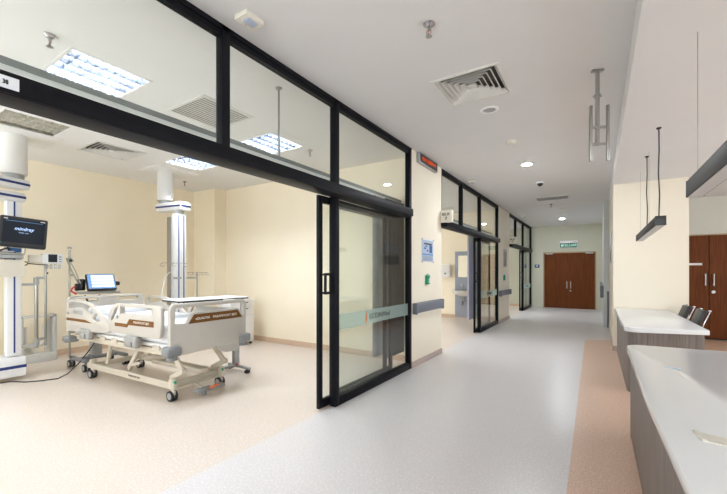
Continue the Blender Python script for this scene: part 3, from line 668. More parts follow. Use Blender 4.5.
# ------------------------------------------------------------------ hospital bed
bed = empty('hospital_bed', (-4.465, 2.38, 0), R(2.5), 'ivory electric hospital bed with brown inlays and side rails', 'hospital bed')
def caster(parent, x, y, r=.052, cap='bed', dot=None, h=.13):
    c = B(); c.cyl((x, y, r + .02), (x, y, h + .02), .016); c.box((x, y, r + .035), (.075, .03, .05), bev=.012)
    o = c.build('caster', cap, parent)
    w = B()
    for s in (-1, 1): w.cyl((x - .01, y + s * .022 - .011, r), (x - .01, y + s * .022 + .011, r), r, n=20)
    w.build('wheel', 'rubber', o)
    hb = B()
    for s in (-1, 1): hb.cyl((x - .01, y + s * .022 - .0125, r), (x - .01, y + s * .022 + .0125, r), r * .66, n=16)
    hb.build('wheel_hub', 'alu', o)
    if dot:
        B().ball((x + .035, y, h + .06), .018).build('pedal_tip', dot, o)
        B().bar((x, y, h + .01), (x + .04, y, h + .06), .016, .016).build('brake_pedal', 'bed_metal', o)
    return o
f = B()
for s in (-1, 1): f.box((-.05, s * .29, .155), (1.78, .045, .07), bev=.006)
for x in (-.86, .74): f.box((x, 0, .155), (.05, .58, .06), bev=.006)
for x, s in ((-.84, -1), (-.84, 1), (.79, -1), (.79, 1)): f.box((x, s * .29, .185), (.06, .06, .10), bev=.012)
f.build('base_frame', 'bed_metal', bed)
text('frame_lettering', 'PARAMOUNT BED', .028, 'ink', bed, (.12, -.3135, .158), FNY)
for x, y, dt in ((-.84, -.29, None), (-.84, .29, None), (.79, -.29, 'green'), (.79, .29, 'green')): caster(bed, x, y, dot=dt)
# lifting linkage
for s in (-1, 1):
    B().bar((-.58, s * .25, .20), (-.48, s * .25, .50), .03, .05, bev=.006).bar((-.40, s * .24, .43), (.0, s * .24, .48), .02, .03).build('lift_arm', 'bed_metal', bed)
    B().bar((-.10, s * .25, .20), (.13, s * .25, .49), .03, .05, bev=.006).bar((-.10, s * .25, .24), (.13, s * .25, .30), .02, .03).build('lift_arm', 'bed_metal', bed)
    B().bar((.74, s * .25, .46), (.90, s * .25, .31), .03, .06, bev=.008).bar((.90, s * .25, .31), (.70, s * .25, .21), .03, .055, bev=.006).cyl((.90, s * .22, .31), (.90, s * .28, .31), .03, n=12).build('lift_arm', 'bed_metal', bed)
B().box((.45, 0, .26), (.9, .10, .05), bev=.01).cyl((-.2, 0, .26), (.25, 0, .34), .03).build('actuator', 'bed_metal', bed)
# upper frame and mattress platform
u = B()
for s in (-1, 1): u.box((-.05, s * .385, .515), (1.98, .04, .06), bev=.006)
for x in (-1.0, -.5, .1, .55, .90): u.box((x, 0, .51), (.05, .78, .05))
for x in (-.35, -.1, .25, .7): u.box((x, -.405, .55), (.12, .02, .05), bev=.004)
u.build('upper_frame', 'bed_metal', bed)
u = B()
for a, b2 in ((-1.04, -.35), (-.34, .05), (.06, .40), (.41, .94)): u.span((a, -.40, .555), (b2, .40, .59), bev=.01)
u.build('mattress_platform', 'white_matt', bed)
b = B(); b.box((-.05, 0, .695), (1.94, .80, .20), bev=.05, seg=4); b.build('mattress', 'sheet', bed)
b = B(); b.box((-.82, 0, .83), (.36, .58, .11), bev=.05, seg=4); b.build('pillow', 'sheet', bed)
# foot board (outline in y,z)
FY = lambda x: Matrix(((0, 0, 1, x), (1, 0, 0, 0), (0, 1, 0, 0), (0, 0, 0, 1)))
def rnd(pts, r, n=4):
    out = []
    N = len(pts)
    for i in range(N):
        p = Vector(pts[i]); a = (Vector(pts[i - 1]) - p); c = (Vector(pts[(i + 1) % N]) - p)
        q = min(r, a.length * .45, c.length * .45); a.normalize(); c.normalize()
        p0 = p + a * q; p2 = p + c * q
        for k in range(n + 1):
            t = k / n; out.append(tuple((1 - t) ** 2 * p0 + 2 * t * (1 - t) * p + t * t * p2))
    return out
fo = rnd([(-.46, .50), (-.27, .50), (-.10, .515), (.43, .515), (.46, .55), (.465, .97), (.43, 1.005), (-.43, 1.005), (-.465, .97)], .035)
fh = rnd([(-.415, .815), (-.285, .805), (-.22, .905), (.345, .905), (.405, .83), (.435, .83), (.425, .965), (-.41, .965)], .018)
fb = B().plate(fo, [fh], .045, FY(1.0), bev=.007).build('footboard', 'bed', bed)
B().plate([(-.275, .80), (.40, .80), (.335, .888), (-.212, .888)], [], .006, FY(1.024)).build('brown_inlay', 'brown_panel', fb)
text('inlay_lettering', 'PARAMOUNT BED', .038, 'white_ink', fb, (1.0285, .16, .842), FX, shear=.2, sx=1.0)
text('inlay_logo', '»QUALITAS', .034, 'white_ink', fb, (1.0285, -.115, .842), FX, bold=.0005, sx=.95)
for s in (-1, 1):
    B().box((1.0, s * .435, .555), (.12, .15, .10), bev=.025, seg=3).cyl((1.0, s * .435, .47), (1.0, s * .435, .51), .05).build('corner_bumper', 'bed_grey', bed)
    B().box((-1.06, s * .435, .49), (.17, .12, .07), bev=.02, seg=3).cyl((-1.13, s * .435, .44), (-1.13, s * .435, .47), .04).build('corner_bumper', 'bed_grey', bed)
B().plate(rnd([(.08, .515), (.10, .47), (.20, .43), (.36, .42), (.40, .515)], .02), [], .05, FY(.97)).build('foot_apron', 'bed', bed)
B().box((.97, -.04, .085), (.07, .14, .03), rot=(0, R(14), 0), bev=.012).box((.99, -.12, .09), (.09, .10, .035), bev=.014).box((.99, .12, .09), (.09, .09, .035), bev=.014).cyl((.95, -.04, .02), (.95, -.04, .07), .025).build('central_pedal', 'bed_grey', bed)
B().tube([(1.045, -.05, .108), (1.05, 0, .118), (1.045, .07, .118)], .012).build('pedal_bar', 'orange', bed)
B().bar((.79, -.27, .12), (.79, .27, .12), .02, .02).bar((.79, -.04, .12), (.95, -.04, .085), .025, .02).build('brake_linkage', 'bed_metal', bed)
# head board
ho = rnd([(-.46, .55), (.46, .55), (.46, .985), (.42, 1.01), (-.42, 1.01), (-.46, .985)], .04)
hh = [rnd([(-.38, .93), (-.12, .93), (-.12, .975), (-.38, .975)], .015), rnd([(.12, .93), (.38, .93), (.38, .975), (.12, .975)], .015)]
B().plate(ho, hh, .045, FY(-1.10), bev=.007).build('headboard', 'bed', bed)
# side rails (outline in x,z)
SX = lambda y: Matrix(((1, 0, 0, 0), (0, 0, 1, y), (0, 1, 0, 0), (0, 0, 0, 1)))
hr_o = rnd([(-1.03, .60), (-1.03, .935), (-.95, .98), (-.64, .985), (-.43, .948), (-.19, .835), (-.05, .735), (-.015, .675), (-.10, .645)], .03)
hr_h = [rnd([(-.985, .875), (-.975, .935), (-.92, .953), (-.66, .955), (-.49, .926), (-.36, .87), (-.42, .815), (-.52, .852), (-.63, .905), (-.84, .892), (-.90, .875)], .012), rnd([(-.325, .855), (-.215, .787), (-.235, .757), (-.37, .757), (-.395, .79)], .012)]
fr_o = rnd([(-.03, .675), (-.075, .77), (.01, .935), (.11, .985), (.86, .99), (.925, .97), (.925, .84), (.90, .68), (.85, .665), (.40, .66)], .03)
fr_h = [rnd([(-.01, .80), (.085, .925), (.14, .95), (.76, .955), (.76, .895), (.72, .885), (.20, .88), (.10, .85), (.02, .79)], .012)]
for s in (-1, 1):
    y = s * .475
    r = B().plate(hr_o, hr_h, .034, SX(y), bev=.006).build('head_side_rail', 'bed', bed)
    B().plate([(-1.02, .762), (-.56, .762), (-.40, .732), (-1.02, .732)], [], .004, SX(y + s * .018)).build('brown_stripe', 'brown_panel', r)
    B().box((-.73, y + s * .018, .845), (.24, .012, .05), rot=(0, R(2), 0), bev=.004).build('control_panel', 'alu', r)
    B().cyl((-.985, y + s * .016, .82), (-.985, y + s * .022, .82), .016, n=12).build('round_badge', 'bed_grey', r)
    B().box((-.80, y + s * .022, .84), (.05, .004, .03)).build('panel_keys', 'white_matt', r)
    r = B().plate(fr_o, fr_h, .034, SX(y), bev=.006).build('foot_side_rail', 'bed', bed)
    B().bar((.19, y, .87), (.19, y, .96), .026, .05).build('rail_strut', 'bed', r)
    B().plate([(.09, .777), (.325, .777), (.37, .83), (.80, .83), (.80, .775), (.355, .768), (.33, .742), (.09, .742)], [], .004, SX(y + s * .018)).build('brown_stripe', 'brown_panel', r)
    text('stripe_lettering', 'PARAMOUNT BED', .034, 'white_ink', r, (.585, y + s * .0205, .802), FNY if s < 0 else (PI / 2, 0, PI), shear=.2)
    B().cyl((.14, y + s * .016, .84), (.14, y + s * .022, .84), .02, n=12).build('round_badge', 'bed_grey', r)
    for x in (-.55, .41):
        B().box((x, y + s * .01, .60), (.22, .06, .12), bev=.02, seg=3).box((x, y + s * .045, .58), (.10, .02, .05), bev=.01).build('release_latch', 'latch', bed)
        B().bar((x, s * .40, .55), (x, s * .45, .60), .06, .03).build('latch_arm', 'bed_metal', bed)

# ------------------------------------------------------------------ overbed table
ang = R(2.5); bl = lambda x, y: (-4.465 + x * math.cos(ang) - y * math.sin(ang), 2.38 + x * math.sin(ang) + y * math.cos(ang))
tx, ty = bl(.385, .42)
ot = empty('overbed_table', (tx, ty, 0), R(2.5 - 7), 'white overbed table with dark edge across the bed foot', 'overbed table')
oo = rnd([(-.23, -.455), (.23, -.455), (.23, .455), (-.23, .455)], .07, 6)
B().plate(oo, [], .022, xf((0, 0, .985)), bev=.004).build('table_top', 'white', ot)
B().tube([(x, y, .980) for x, y in oo], .010, n=6, closed=True).build('edge_band', 'charcoal', ot)
B().box((-.05, .20, .955), (.10, .5, .035), bev=.008).build('top_carrier', 'bed_grey', ot)
B().span((-.085, .40, .06), (-.015, .475, .52), bev=.008).span((-.075, .41, .5), (-.025, .465, .95), bev=.004).build('column', 'alu', ot)
B().box((.03, .435, .065), (.46, .05, .035), bev=.012).box((-.05, .20, .065), (.06, .42, .035), bev=.012).build('base', 'alu', ot)
for x, y in ((.22, .425), (-.18, .435), (-.05, .02)):
    B().cyl((x - .012, y - .012, .026), (x + .012, y - .012, .026), .026).cyl((x - .012, y + .012, .026), (x + .012, y + .012, .026), .026).cyl((x, y, .03), (x, y, .06), .01).build('caster', 'rubber', ot)
B().ball((.02, .405, .09), .014).build('brake_tip', 'red', ot)

# ------------------------------------------------------------------ bedside cabinet
cb = empty('bedside_cabinet', (-5.58, 4.42, 0), R(0), 'white bedside cabinet on casters beside the wall', 'bedside cabinet')
B().span((-.225, -.22, .05), (.225, .22, .80), bev=.008).build('carcass', 'white_matt', cb)
B().span((-.24, -.235, .80), (.24, .235, .825), bev=.008).build('cabinet_top', 'white', cb)
for z0, z1 in ((.68, .785), (.55, .67)):
    q = B().span((.222, -.21, z0), (.24, .21, z1), bev=.004).build('drawer', 'white_matt', cb); B().box((.246, 0, z1 - .015), (.014, .14, .014), bev=.003).build('pull', 'charcoal', q)
q = B().span((.222, -.21, .07), (.24, .21, .54), bev=.004).build('cabinet_door', 'white_matt', cb); B().box((.246, -.15, .515), (.014, .08, .014), bev=.003).build('pull', 'charcoal', q)
for x in (-.18, .18):
    for y in (-.18, .18): B().cyl((x, y - .012, .026), (x, y + .012, .026), .026).build('caster', 'rubber', cb)

# ------------------------------------------------------------------ ventilator on its cart, behind the bed head
vt = empty('ventilator_cart', (-5.92, 2.33, 0), 0, 'ventilator on a wheeled cart with tilted screen with glowing painted glare behind the bed', 'ventilator')
B().span((-.06, -.06, .12), (.06, .06, .92), bev=.012).build('column', 'alu', vt)
g = B().bar((-.24, -.20, .135), (.26, -.20, .135), .06, .05, bev=.018).bar((-.24, .28, .135), (.26, .28, .135), .06, .05, bev=.018).bar((0, -.2, .135), (0, .28, .135), .08, .05, bev=.018).box((0, 0, .15), (.16, .16, .05), bev=.02)
g.build('base', 'bed_grey', vt)
for x, y in ((-.23, -.20), (.24, -.20), (-.23, .28), (.24, .28)): caster(vt, x, y, r=.05, cap='bed_grey', h=.09)
sm = xf((.08, .04, 1.185), (0, R(-32), R(-8)))
B().box((-.03, 0, 0), (.06, .345, .26), bev=.02, seg=3, m=sm).build('screen_housing', 'black_plastic', vt)
sc_ = B().box((.001, 0, 0), (.006, .315, .225), m=sm).build('screen', 'screen_sheen', vt)
b = B()
for k in range(4): b.box((.005, .012, .076 - k * .05), (.003, .262, .037), m=sm)
b.build('glare_bars', 'screen_bar', sc_)
B().box((-.02, .04, 1.03), (.22, .48, .03), rot=(0, 0, R(-8)), bev=.008).build('shelf', 'alu', vt)
B().box((-.06, -.15, 1.14), (.10, .08, .16), bev=.02).box((-.02, -.21, 1.11), (.06, .05, .10), bev=.015).build('gas_module', 'black_plastic', vt)
B().box((.0, .27, 1.15), (.08, .06, .06), bev=.02).build('screen_knob', 'black_plastic', vt)
B().tube([(-.02, -.20, 1.16), (-.06, -.27, 1.36), (-.08, -.31, 1.50), (-.02, -.25, 1.46)], .010).tube([(.0, -.18, 1.16), (-.03, -.23, 1.34), (-.06, -.29, 1.49)], .007).build('hose_arm', 'steel', vt)
B().ball((-.05, -.27, 1.47), .022, (1.4, 1, 1)).build('arm_tip', 'black_plastic', vt)
B().tube([(.04, -.24, 1.02), (.05, -.30, 1.06), (.05, -.29, 1.10), (.04, -.25, 1.12)], .011).build('breathing_connector', 'red', vt)
B().tube([(.06, -.15, 1.0), (.08, -.13, .93), (.06, -.10, .86)], .012).tube([(.06, .02, 1.0), (.08, .03, .93)], .012).build('breathing_hose', 'black_plastic', vt)
B().cyl((-.18, -.24, .16), (-.18, -.24, 1.62), .012).build('infusion_pole', 'steel', vt)
B().cyl((-.18, -.24, 1.48), (-.18, -.24, 1.51), .025).cyl((-.18, -.24, 1.63), (-.18, -.24, 1.66), .022).box((-.15, -.22, 1.27), (.05, .05, .03), bev=.008).build('pole_clamp', 'steel', vt)
B().bar((-.18, -.24, .6), (-.02, -.02, .6), .02, .02).build('pole_bracket', 'alu', vt)
B().bar((-.18, -.24, .145), (-.18, -.18, .145), .03, .03).build('pole_foot', 'bed_grey', vt)

# ------------------------------------------------------------------ ceiling supply pendants
def pole_pair(p, x, y, z0, z1, ym): pass
pa = empty('supply_pendant', (-6.03, 1.5, 0), 0, 'white ceiling supply pendant with blue striped arms holding the black monitor', 'supply pendant')
B().box((0, -.0, 2.992), (.66, .80, .016), bev=.003).build('ceiling_plate', 'ceil', pa)
B().cyl((0, 0, 2.52), (0, 0, 2.985), .13, n=32).cyl((0, 0, 2.505), (0, 0, 2.52), .125, n=32).build('shaft_cover', 'white_matt', pa)
B().cyl((0, 0, 2.42), (0, 0, 2.52), .10, n=24).build('pivot', 'alu', pa)
B().cyl((.28, -.55, 2.25), (.28, -.55, 2.36), .08, n=24).build('pivot', 'alu', pa)
def arm(a, b, z, w, h, par, name='arm'):
    o = B().bar((*a, z), (*b, z), w, h, bev=.02).build(name, 'pend_white', par)
    d = (Vector(b) - Vector(a)).normalized(); n = Vector((-d.y, d.x))
    st = B()
    for s in (-1, 1):
        off = n * (w / 2 + .001) * s
        st.bar((a[0] + off.x + d.x * .004, a[1] + off.y + d.y * .004, z), (b[0] + off.x - d.x * .004, b[1] + off.y - d.y * .004, z), .004, .028)
    st.bar((b[0] + d.x * .001 - n.x * w * .42, b[1] + d.y * .001 - n.y * w * .42, z), (b[0] + d.x * .001 + n.x * w * .42, b[1] + d.y * .001 + n.y * w * .42, z), .004, .028)
    st.build('stripe', 'navy', o); return o
arm((.36, -.72), (.02, .09), 2.38, .20, .12, pa)
arm((.30, -.72), (.03, .06), 2.22, .18, .11, pa)
c = B(); c.span((-.03, -.085, .30), (.09, .055, 2.19), bev=.015); c.build('column', 'pend_white', pa)
B().span((.0895, -.022, .34), (.092, -.006, 2.17)).build('column_stripe', 'navy', pa)
B().span((-.25, -.42, .30), (-.13, -.30, 2.19), bev=.01).build('rear_column', 'cream_plastic', pa)
B().box((-.03, -.30, .17), (.30, .78, .24), bev=.02).build('service_head', 'pend_white', pa)
B().span((.118, -.69, .155), (.123, .09, .19)).build('head_stripe', 'navy', pa)
B().box((.02, -.22, 1.36), (.34, .55, .20), bev=.01).build('equipment_shelf', 'cream_plastic', pa)
B().box((.03, -.2, 1.50), (.30, .50, .05), bev=.008).tube([(.15, -.42, 1.55), (.18, -.20, 1.53), (.2, .05, 1.53), (.2, .06, 1.62)], .010).build('shelf_rail', 'alu', pa)
B().tube([(.1, -.45, 1.56), (.2, -.3, 1.62), (.22, -.2, 1.55), (.2, -.1, 1.60), (.1, -.05, 1.54)], .012).build('cable_loop', 'rubber', pa)
B().box((.15, -.02, 1.58), (.06, .10, .06), bev=.008).build('socket_block', 'paper_blue', pa)
# rods held off the column
B().cyl((.06, .20, .36), (.06, .20, 1.24), .020).build('accessory_rod', 'steel', pa)
B().cyl((.06, .29, .38), (.06, .29, 1.50), .015).build('accessory_rod', 'steel', pa)
B().bar((.03, .05, 1.16), (.06, .20, 1.16), .03, .03).bar((.06, .20, 1.24), (.06, .29, 1.24), .03, .03).box((.06, .20, 1.2), (.05, .05, .09), bev=.008).build('rod_bracket', 'alu', pa)
B().bar((.03, .05, .39), (.06, .20, .41), .03, .03).bar((.06, .20, .46), (.06, .29, .47), .03, .03).box((.06, .2, .43), (.05, .05, .09), bev=.008).build('rod_bracket', 'alu', pa)
B().ball((.06, .30, 1.30), .014, (1, 1.6, 1)).build('rod_knob', 'black_plastic', pa)
# monitor
mo = empty('patient_monitor', (-5.80, 1.535, 1.79), R(-10), 'black patient monitor with blue screen logo on the first pendant', 'monitor')
mm = xf((0, 0, 0), (R(-4.5), R(-8), 0))
B().box((-.03, 0, 0), (.06, .43, .37), bev=.02, seg=3, m=mm).build('casing', 'black_plastic', mo)
B().box((-.055, -.015, .0), (.05, .435, .375), bev=.02, seg=3, m=mm).build('back_shell', 'white_matt', mo)
so = B().box((.0005, 0, .005), (.003, .37, .285), m=mm).build('screen', 'screen', mo)
def on(m_, lx, ly, lz): return tuple(m_ @ Vector((lx, ly, lz)))
from mathutils import Euler
rotm = (mm.to_3x3() @ Euler(FX).to_matrix()).to_euler()
text('screen_logo', 'mindray', .055, 'logo', so, on(mm, .0032, .0, .035), rotm, shear=.25, sx=.95, bold=.0008)
text('screen_note', 'Please  wait', .018, 'logo', so, on(mm, .0032, .0, -.01), rotm)
B().box((.001, .0, .125), (.003, .33, .006), m=mm).build('title_bar', 'paper_mid', so)
B().box((.001, -.165, .148), (.003, .035, .010), m=mm).box((.001, .165, .148), (.003, .045, .010), m=mm).build('casing_print', 'white_ink', mo)
B().box((.001, -.19, -.145), (.003, .014, .006), m=mm).build('power_light', 'green', mo)
B().bar((-.06, -.10, -.10), (-.10, -.14, -.21), .05, .04).box((-.08, -.14, -.235), (.12, .12, .02), bev=.006).build('mount_arm', 'alu', mo)
# module
mu = empty('infusion_module', (-5.95, 1.82, 1.42), R(-8), 'white module with small dark display on the pendant rod', 'medical module')
B().box((0, .03, .065), (.10, .21, .13), bev=.012).build('casing', 'pend_white', mu)
B().box((0, -.13, .06), (.09, .14, .10), bev=.012).build('side_unit', 'cream_plastic', mu)
B().box((.052, .03, .07), (.006, .09, .10)).build('display', 'screen', mu)
b = B()
for k in range(3): b.box((.052, .105, .03 + .03 * k), (.006, .028, .012), bev=.002)
b.build('keys', 'rail', mu)
for k in range(4): B().lathe([(.008, 0), (.018, -.015), (.014, -.055), (.02, -.06)], (0, -.02 + k * .042, -.005), n=12).build('connector', 'clear_plastic', mu)
B().tube([(.03, -.24 + .035 * math.cos(a * PI / 6), .0 + .022 * math.sin(a * PI / 6)) for a in range(12)], .006, closed=True).tube([(.03, -.205, 0), (.03, -.05, -.015)], .006).build('hook_ring', 'rubber', mu)
# second pendant
pb = empty('supply_pendant', (-6.11, 3.42, 0), 0, 'white ceiling supply pendant with one blue striped arm behind the overbed table', 'supply pendant')
B().box((.02, .05, 2.992), (.55, .72, .016), bev=.003).build('ceiling_plate', 'ceil', pb)
B().cyl((0, 0, 2.50), (0, 0, 2.985), .125, n=32).build('shaft_cover', 'white_matt', pb)
B().cyl((0, 0, 2.44), (0, 0, 2.50), .10, n=24).build('pivot', 'alu', pb)
B().cyl((.37, .015, 2.24), (.37, .015, 2.31), .07, n=24).build('pivot', 'alu', pb)
arm((-.10, -.02), (.48, .06), 2.38, .20, .14, pb)
c = B(); c.span((.30, -.075, .62), (.44, .10, 2.25), bev=.015); c.build('column', 'pend_white', pb)
B().span((.439, -.04, .65), (.442, -.022, 2.23)).span((.439, .045, .65), (.442, .063, 2.23)).build('column_stripe', 'navy', pb)
B().span((.22, -.10, .66), (.30, -.075, 2.20), bev=.004).build('side_rail', 'steel', pb)
B().cyl((.45, .28, .70), (.45, .28, 1.31), .012).build('infusion_pole', 'steel', pb)
B().bar((.45, .10, 1.22), (.45, .28, 1.22), .03, .03).bar((.45, -.12, 1.22), (.45, .0, 1.22), .03, .03).bar((.45, .10, .82), (.45, .28, .82), .03, .03).build('pole_bracket', 'alu', pb)
hk = B()
for z, ys in ((1.30, (.12, .20, .27, .36, .44)), (1.44, (-.33, -.14, .05))):
    for y in ys: hk.tube([(.50 + .02 * math.cos(a), y + .022 * math.cos(a), z - .015 + .022 * math.sin(a)) for a in [PI * .5 + k * PI * 1.4 / 7 for k in range(8)]], .004, n=6)
hk.bar((.49, .08, 1.305), (.49, .46, 1.305), .007, .007).bar((.49, -.33, 1.455), (.49, .08, 1.455), .007, .007)
hk.build('hook_bar', 'steel', pb)
B().tube([(.47, -.12, 1.30), (.50, -.22, 1.31), (.52, -.30, 1.22), (.54, -.34, 1.05), (.55, -.37, .90)], .008).build('oxygen_hose', 'white_matt', pb)
B().box((.37, .03, .56), (.24, .30, .12), bev=.02).build('service_head', 'pend_white', pb)

# ------------------------------------------------------------------ plumbing frame by the wall
ub = empty('plumbing_frame', (-7.195, 1.99, 0), 0, 'pale open square frame with white waste pipe against the wall', 'plumbing frame')
f = B(); f.span((.15, -.205, .0), (.33, .205, .12), bev=.006).span((.17, -.205, .12), (.33, -.175, .68), bev=.004).span((.17, .17, .12), (.33, .205, .68), bev=.004).span((.17, -.205, .65), (.33, .205, .68), bev=.004).span((0, -.15, .02), (.15, .15, .1))
f.build('casing', 'frame_grey', ub); B().span((.17, -.17, .14), (.20, -.06, .20)).span((.17, .1, .14), (.20, .17, .62)).build('inner_bracket', 'white_matt', ub)
B().tube([(.22, -.13, .52), (.22, -.13, .30), (.22, -.11, .255), (.22, -.07, .24), (.22, .03, .24), (.22, .075, .26), (.22, .09, .30), (.22, .09, .54)], .028, n=12).cyl((.22, -.02, .12), (.22, -.02, .25), .022).build('waste_pipe', 'white_matt', ub)
tag(B().tube([(-5.98, 1.20, .006), (-5.95, 1.36, .006), (-5.93, 1.45, .006), (-5.75, 1.54, .006), (-5.66, 1.66, .006), (-5.60, 1.80, .006), (-5.66, 1.92, .03), (-5.76, 2.08, .12), (-5.84, 2.22, .25), (-5.855, 2.30, .36)], .007).build('power_cord', 'rubber'), 'black power cord trailing over the cream floor to the ventilator cart', 'power cord')

# ------------------------------------------------------------------ nurse station
def counter(top, base, z, label, extra=None):
    t = empty('nurse_counter', (top[0][0], top[0][1], 0), 0, label, 'counter')
    ox, oy = top[0]
    tp = [(x - ox, y - oy) for x, y in top]; bp = [(x - ox, y - oy) for x, y in base]
    B().plate(tp, [], .05, xf((0, 0, z - .025)), bev=.006).build('worktop', 'solid_white', t)
    B().plate(bp, [], z - .05, xf((0, 0, (z - .05) / 2))).build('front_panel', 'laminate', t)
    return t
def arc(c, r, a0, a1, n=8): return [(c[0] + r * math.cos(R(a0 + (a1 - a0) * k / n)), c[1] + r * math.sin(R(a0 + (a1 - a0) * k / n))) for k in range(n + 1)]
c1 = [(.235, .2), (.218, 1.2), (.200, 1.75), (.192, 2.2), (.19, 3.62)] + arc((.30, 3.64), .11, 178, 95) + [(.90, 3.80), (.92, .2)]
b1o = [(.255, .22), (.235, 1.2), (.222, 2.2), (.215, 3.58)] + arc((.31, 3.61), .10, 178, 95) + [(.88, 3.765)]
b1 = b1o + [(.88, 3.70), (.34, 3.66), (.28, 3.55), (.29, .22)]
counter(c1, b1, .72, 'white topped curved counter with a cardboard piece lying on it')
c2 = [(.219, 7.43), (.232, 5.00)] + arc((.345, 4.985), .115, 184, 285) + [(.948, 5.05), (.92, 7.43)]
b2 = [(.25, 7.40), (.262, 5.04)] + arc((.365, 5.035), .10, 184, 285) + [(.915, 5.085), (.908, 5.14), (.36, 5.00), (.31, 5.06), (.30, 7.40)]
counter(c2, b2, .72, 'white topped counter standing against the cream wall block')
tag(B().plate([(0, 0), (.12, -.02), (.13, -.10), (.015, -.085)], [], .004, xf((.298, 1.815, .7225))).plate([(.0, .0), (.012, -.0), (.026, -.085), (.014, -.085)], [], .010, xf((.292, 1.815, .7255))).build('card_strip', 'cardboard'), 'cream cardboard strip lying on the counter top', 'card')
tag(B().box((.385, 2.958, .7212), (.075, .03, .002), rot=(0, 0, R(-12))).build('counter_label', 'tape'), 'small pale blue label on the counter top', 'label')

def office_chair(x, y, rz, label):
    """Faces local -x; back rest leans to +x."""
    t = empty('office_chair', (x, y, 0), rz, label, 'office chair', 'office chairs at the counter')
    B().box((0, 0, .455), (.44, .44, .07), bev=.03, seg=3).build('seat', 'mesh_black', t)
    tilt = R(20)
    bm_ = xf((.225, 0, .67), (0, tilt, 0))
    b = B(); b.box((0, 0, -.005), (.05, .31, .33), bev=.02, seg=3, m=bm_)
    for k in range(2): b.box((.012, 0, -.12 + k * .05), (.05, .30, .012), bev=.005, m=bm_)
    b.build('backrest', 'mesh_black', t)
    for s in (-1, 1):
        B().box((0.035, s * .172, -.02), (.016, .018, .40), bev=.006, m=bm_).bar((.18, s * .18, .49), (-.12, s * .21, .43), .022, .022).box((.03, s * .172, .165), (.03, .035, .03), bev=.010, m=bm_).build('side_frame', 'chrome', t)
        B().tube([(.18, s * .23, .58), (.14, s * .25, .61), (-.08, s * .25, .61), (-.12, s * .24, .58), (-.12, s * .22, .45)], .012).build('armrest', 'chrome', t)
    B().cyl((0, 0, .09), (0, 0, .42), .025).build('gas_lift', 'chrome', t)
    for k in range(5):
        a = R(72 * k + 15)
        l = B().bar((0, 0, .10), (.27 * math.cos(a), .27 * math.sin(a), .075), .04, .025, bev=.006).build('base_leg', 'chrome', t)
        cx, cy = .27 * math.cos(a), .27 * math.sin(a)
        B().cyl((cx, cy - .02, .03), (cx, cy + .02, .03), .03).cyl((cx, cy, .03), (cx, cy, .07), .008).build('caster', 'rubber', l)
    return t
office_chair(0.865, 6.47, R(4), 'black office chair with chrome frame at the open end of the further counter')
office_chair(0.82, 7.12, R(4), 'black office chair with chrome frame standing close to the cream wall block')

def linear_pendant(x, y0, y1, z0, z1, cables, wires, label):
    t = empty('linear_pendant', (x, y0, z1), 0, label, 'pendant light', 'linear pendant lights')
    w = .042; L = y1 - y0; h = z1 - z0
    B().span((-w, 0, -h), (w, L, 0), bev=.003).build('housing', 'charcoal', t)
    B().span((-w + .008, .012, -h - .003), (w - .008, L - .012, -h + .002)).build('lamp_diffuser', 'diffuser', t)
    for e in (0, L): B().box((0, e, -h / 2), (2 * w + .004, .006, h + .004), bev=.001).box((-.02, e, -.035), (.02, .012, .012)).build('end_cap', 'black_plastic', t)
    for y in cables:
        B().tube([(.0, y - y0, 0), (.006, y - y0, (SH - z1) * .25), (-.004, y - y0, (SH - z1) * .5), (.002, y - y0, (SH - z1) * .75), (0, y - y0, SH - z1)], .006).lathe([(.022, SH - z1), (.022, SH - z1 - .01), (.01, SH - z1 - .018)], (0, y - y0, 0)).build('power_cable', 'black_plastic', t)
    for y in wires: B().cyl((0, y - y0, 0), (0, y - y0, SH - z1), .0018, n=6).build('suspension_wire', 'steel', t)
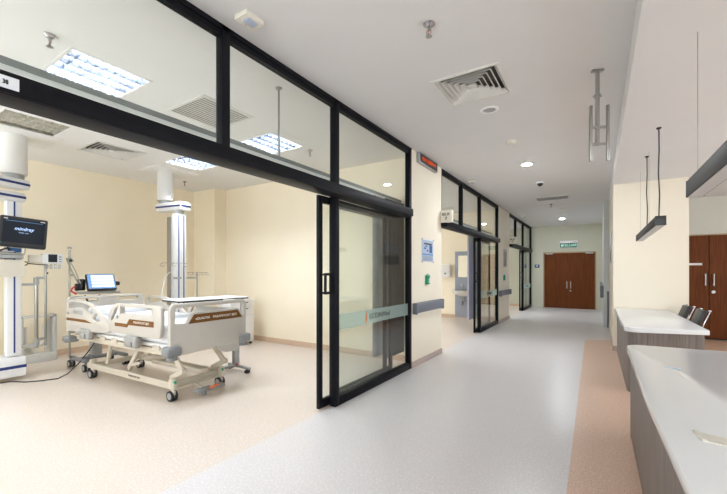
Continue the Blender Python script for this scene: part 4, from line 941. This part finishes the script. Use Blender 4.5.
linear_pendant(.51, 4.62, 6.85, 1.775, 1.865, [4.75, 5.85], [5.62, 6.72], 'slim charcoal pendant light hanging over the further counter')
linear_pendant(.505, .82, 3.05, 1.785, 1.885, [1.0], [2.98], 'slim charcoal pendant light hanging over the counter with the cardboard piece')

# ------------------------------------------------------------------ light, sky, camera
w = bpy.data.worlds.new('World'); scene.world = w; w.use_nodes = True
bg = w.node_tree.nodes['Background']; bg.inputs['Color'].default_value = (0.92, 0.96, 1.0, 1); bg.inputs['Strength'].default_value = 3.0
def portal(loc, rot, sx, sy):
    l = bpy.data.lights.new('window_portal', 'AREA'); l.shape = 'RECTANGLE'; l.size = sx; l.size_y = sy; l.cycles.is_portal = True
    o = bpy.data.objects.new('window_portal', l); COL.objects.link(o); o.location = loc; o.rotation_euler = rot
portal((4.31, 4.75, 1.6), (0, R(90), 0), 1.6, 6.5)
portal((-4.8, -0.91, 1.7), (R(90), 0, 0), 4.0, 1.8)
portal((-7.31, 7.7, 1.7), (0, R(-90), 0), 1.8, 3.8)
portal((-7.31, 12.9, 1.7), (0, R(-90), 0), 1.8, 3.2)
portal((1.0, -3.11, 1.65), (R(90), 0, 0), 5.8, 2.1)

cam = bpy.data.cameras.new('Camera'); co = bpy.data.objects.new('Camera', cam); COL.objects.link(co)
co.location = (0, 0, 1.315); co.rotation_euler = (PI / 2, 0, R(32.546))
cam.sensor_width = 36; cam.lens = 36 * 369 / 727; cam.shift_x = 0; cam.shift_y = 25 / 727
cam.clip_start = .05; cam.clip_end = 100
scene.camera = co
scene.view_settings.view_transform = 'Standard'; scene.view_settings.look = 'None'
scene.view_settings.gamma = 1; scene.view_settings.use_curve_mapping = False
scene.view_settings.exposure = 1.07
scene.cycles.max_bounces = 12; scene.cycles.diffuse_bounces = 6; scene.cycles.glossy_bounces = 5; scene.cycles.transparent_max_bounces = 24
scene.cycles.sample_clamp_indirect = 4.0; scene.cycles.caustics_reflective = False; scene.cycles.caustics_refractive = False
scene.cycles.use_denoising = True
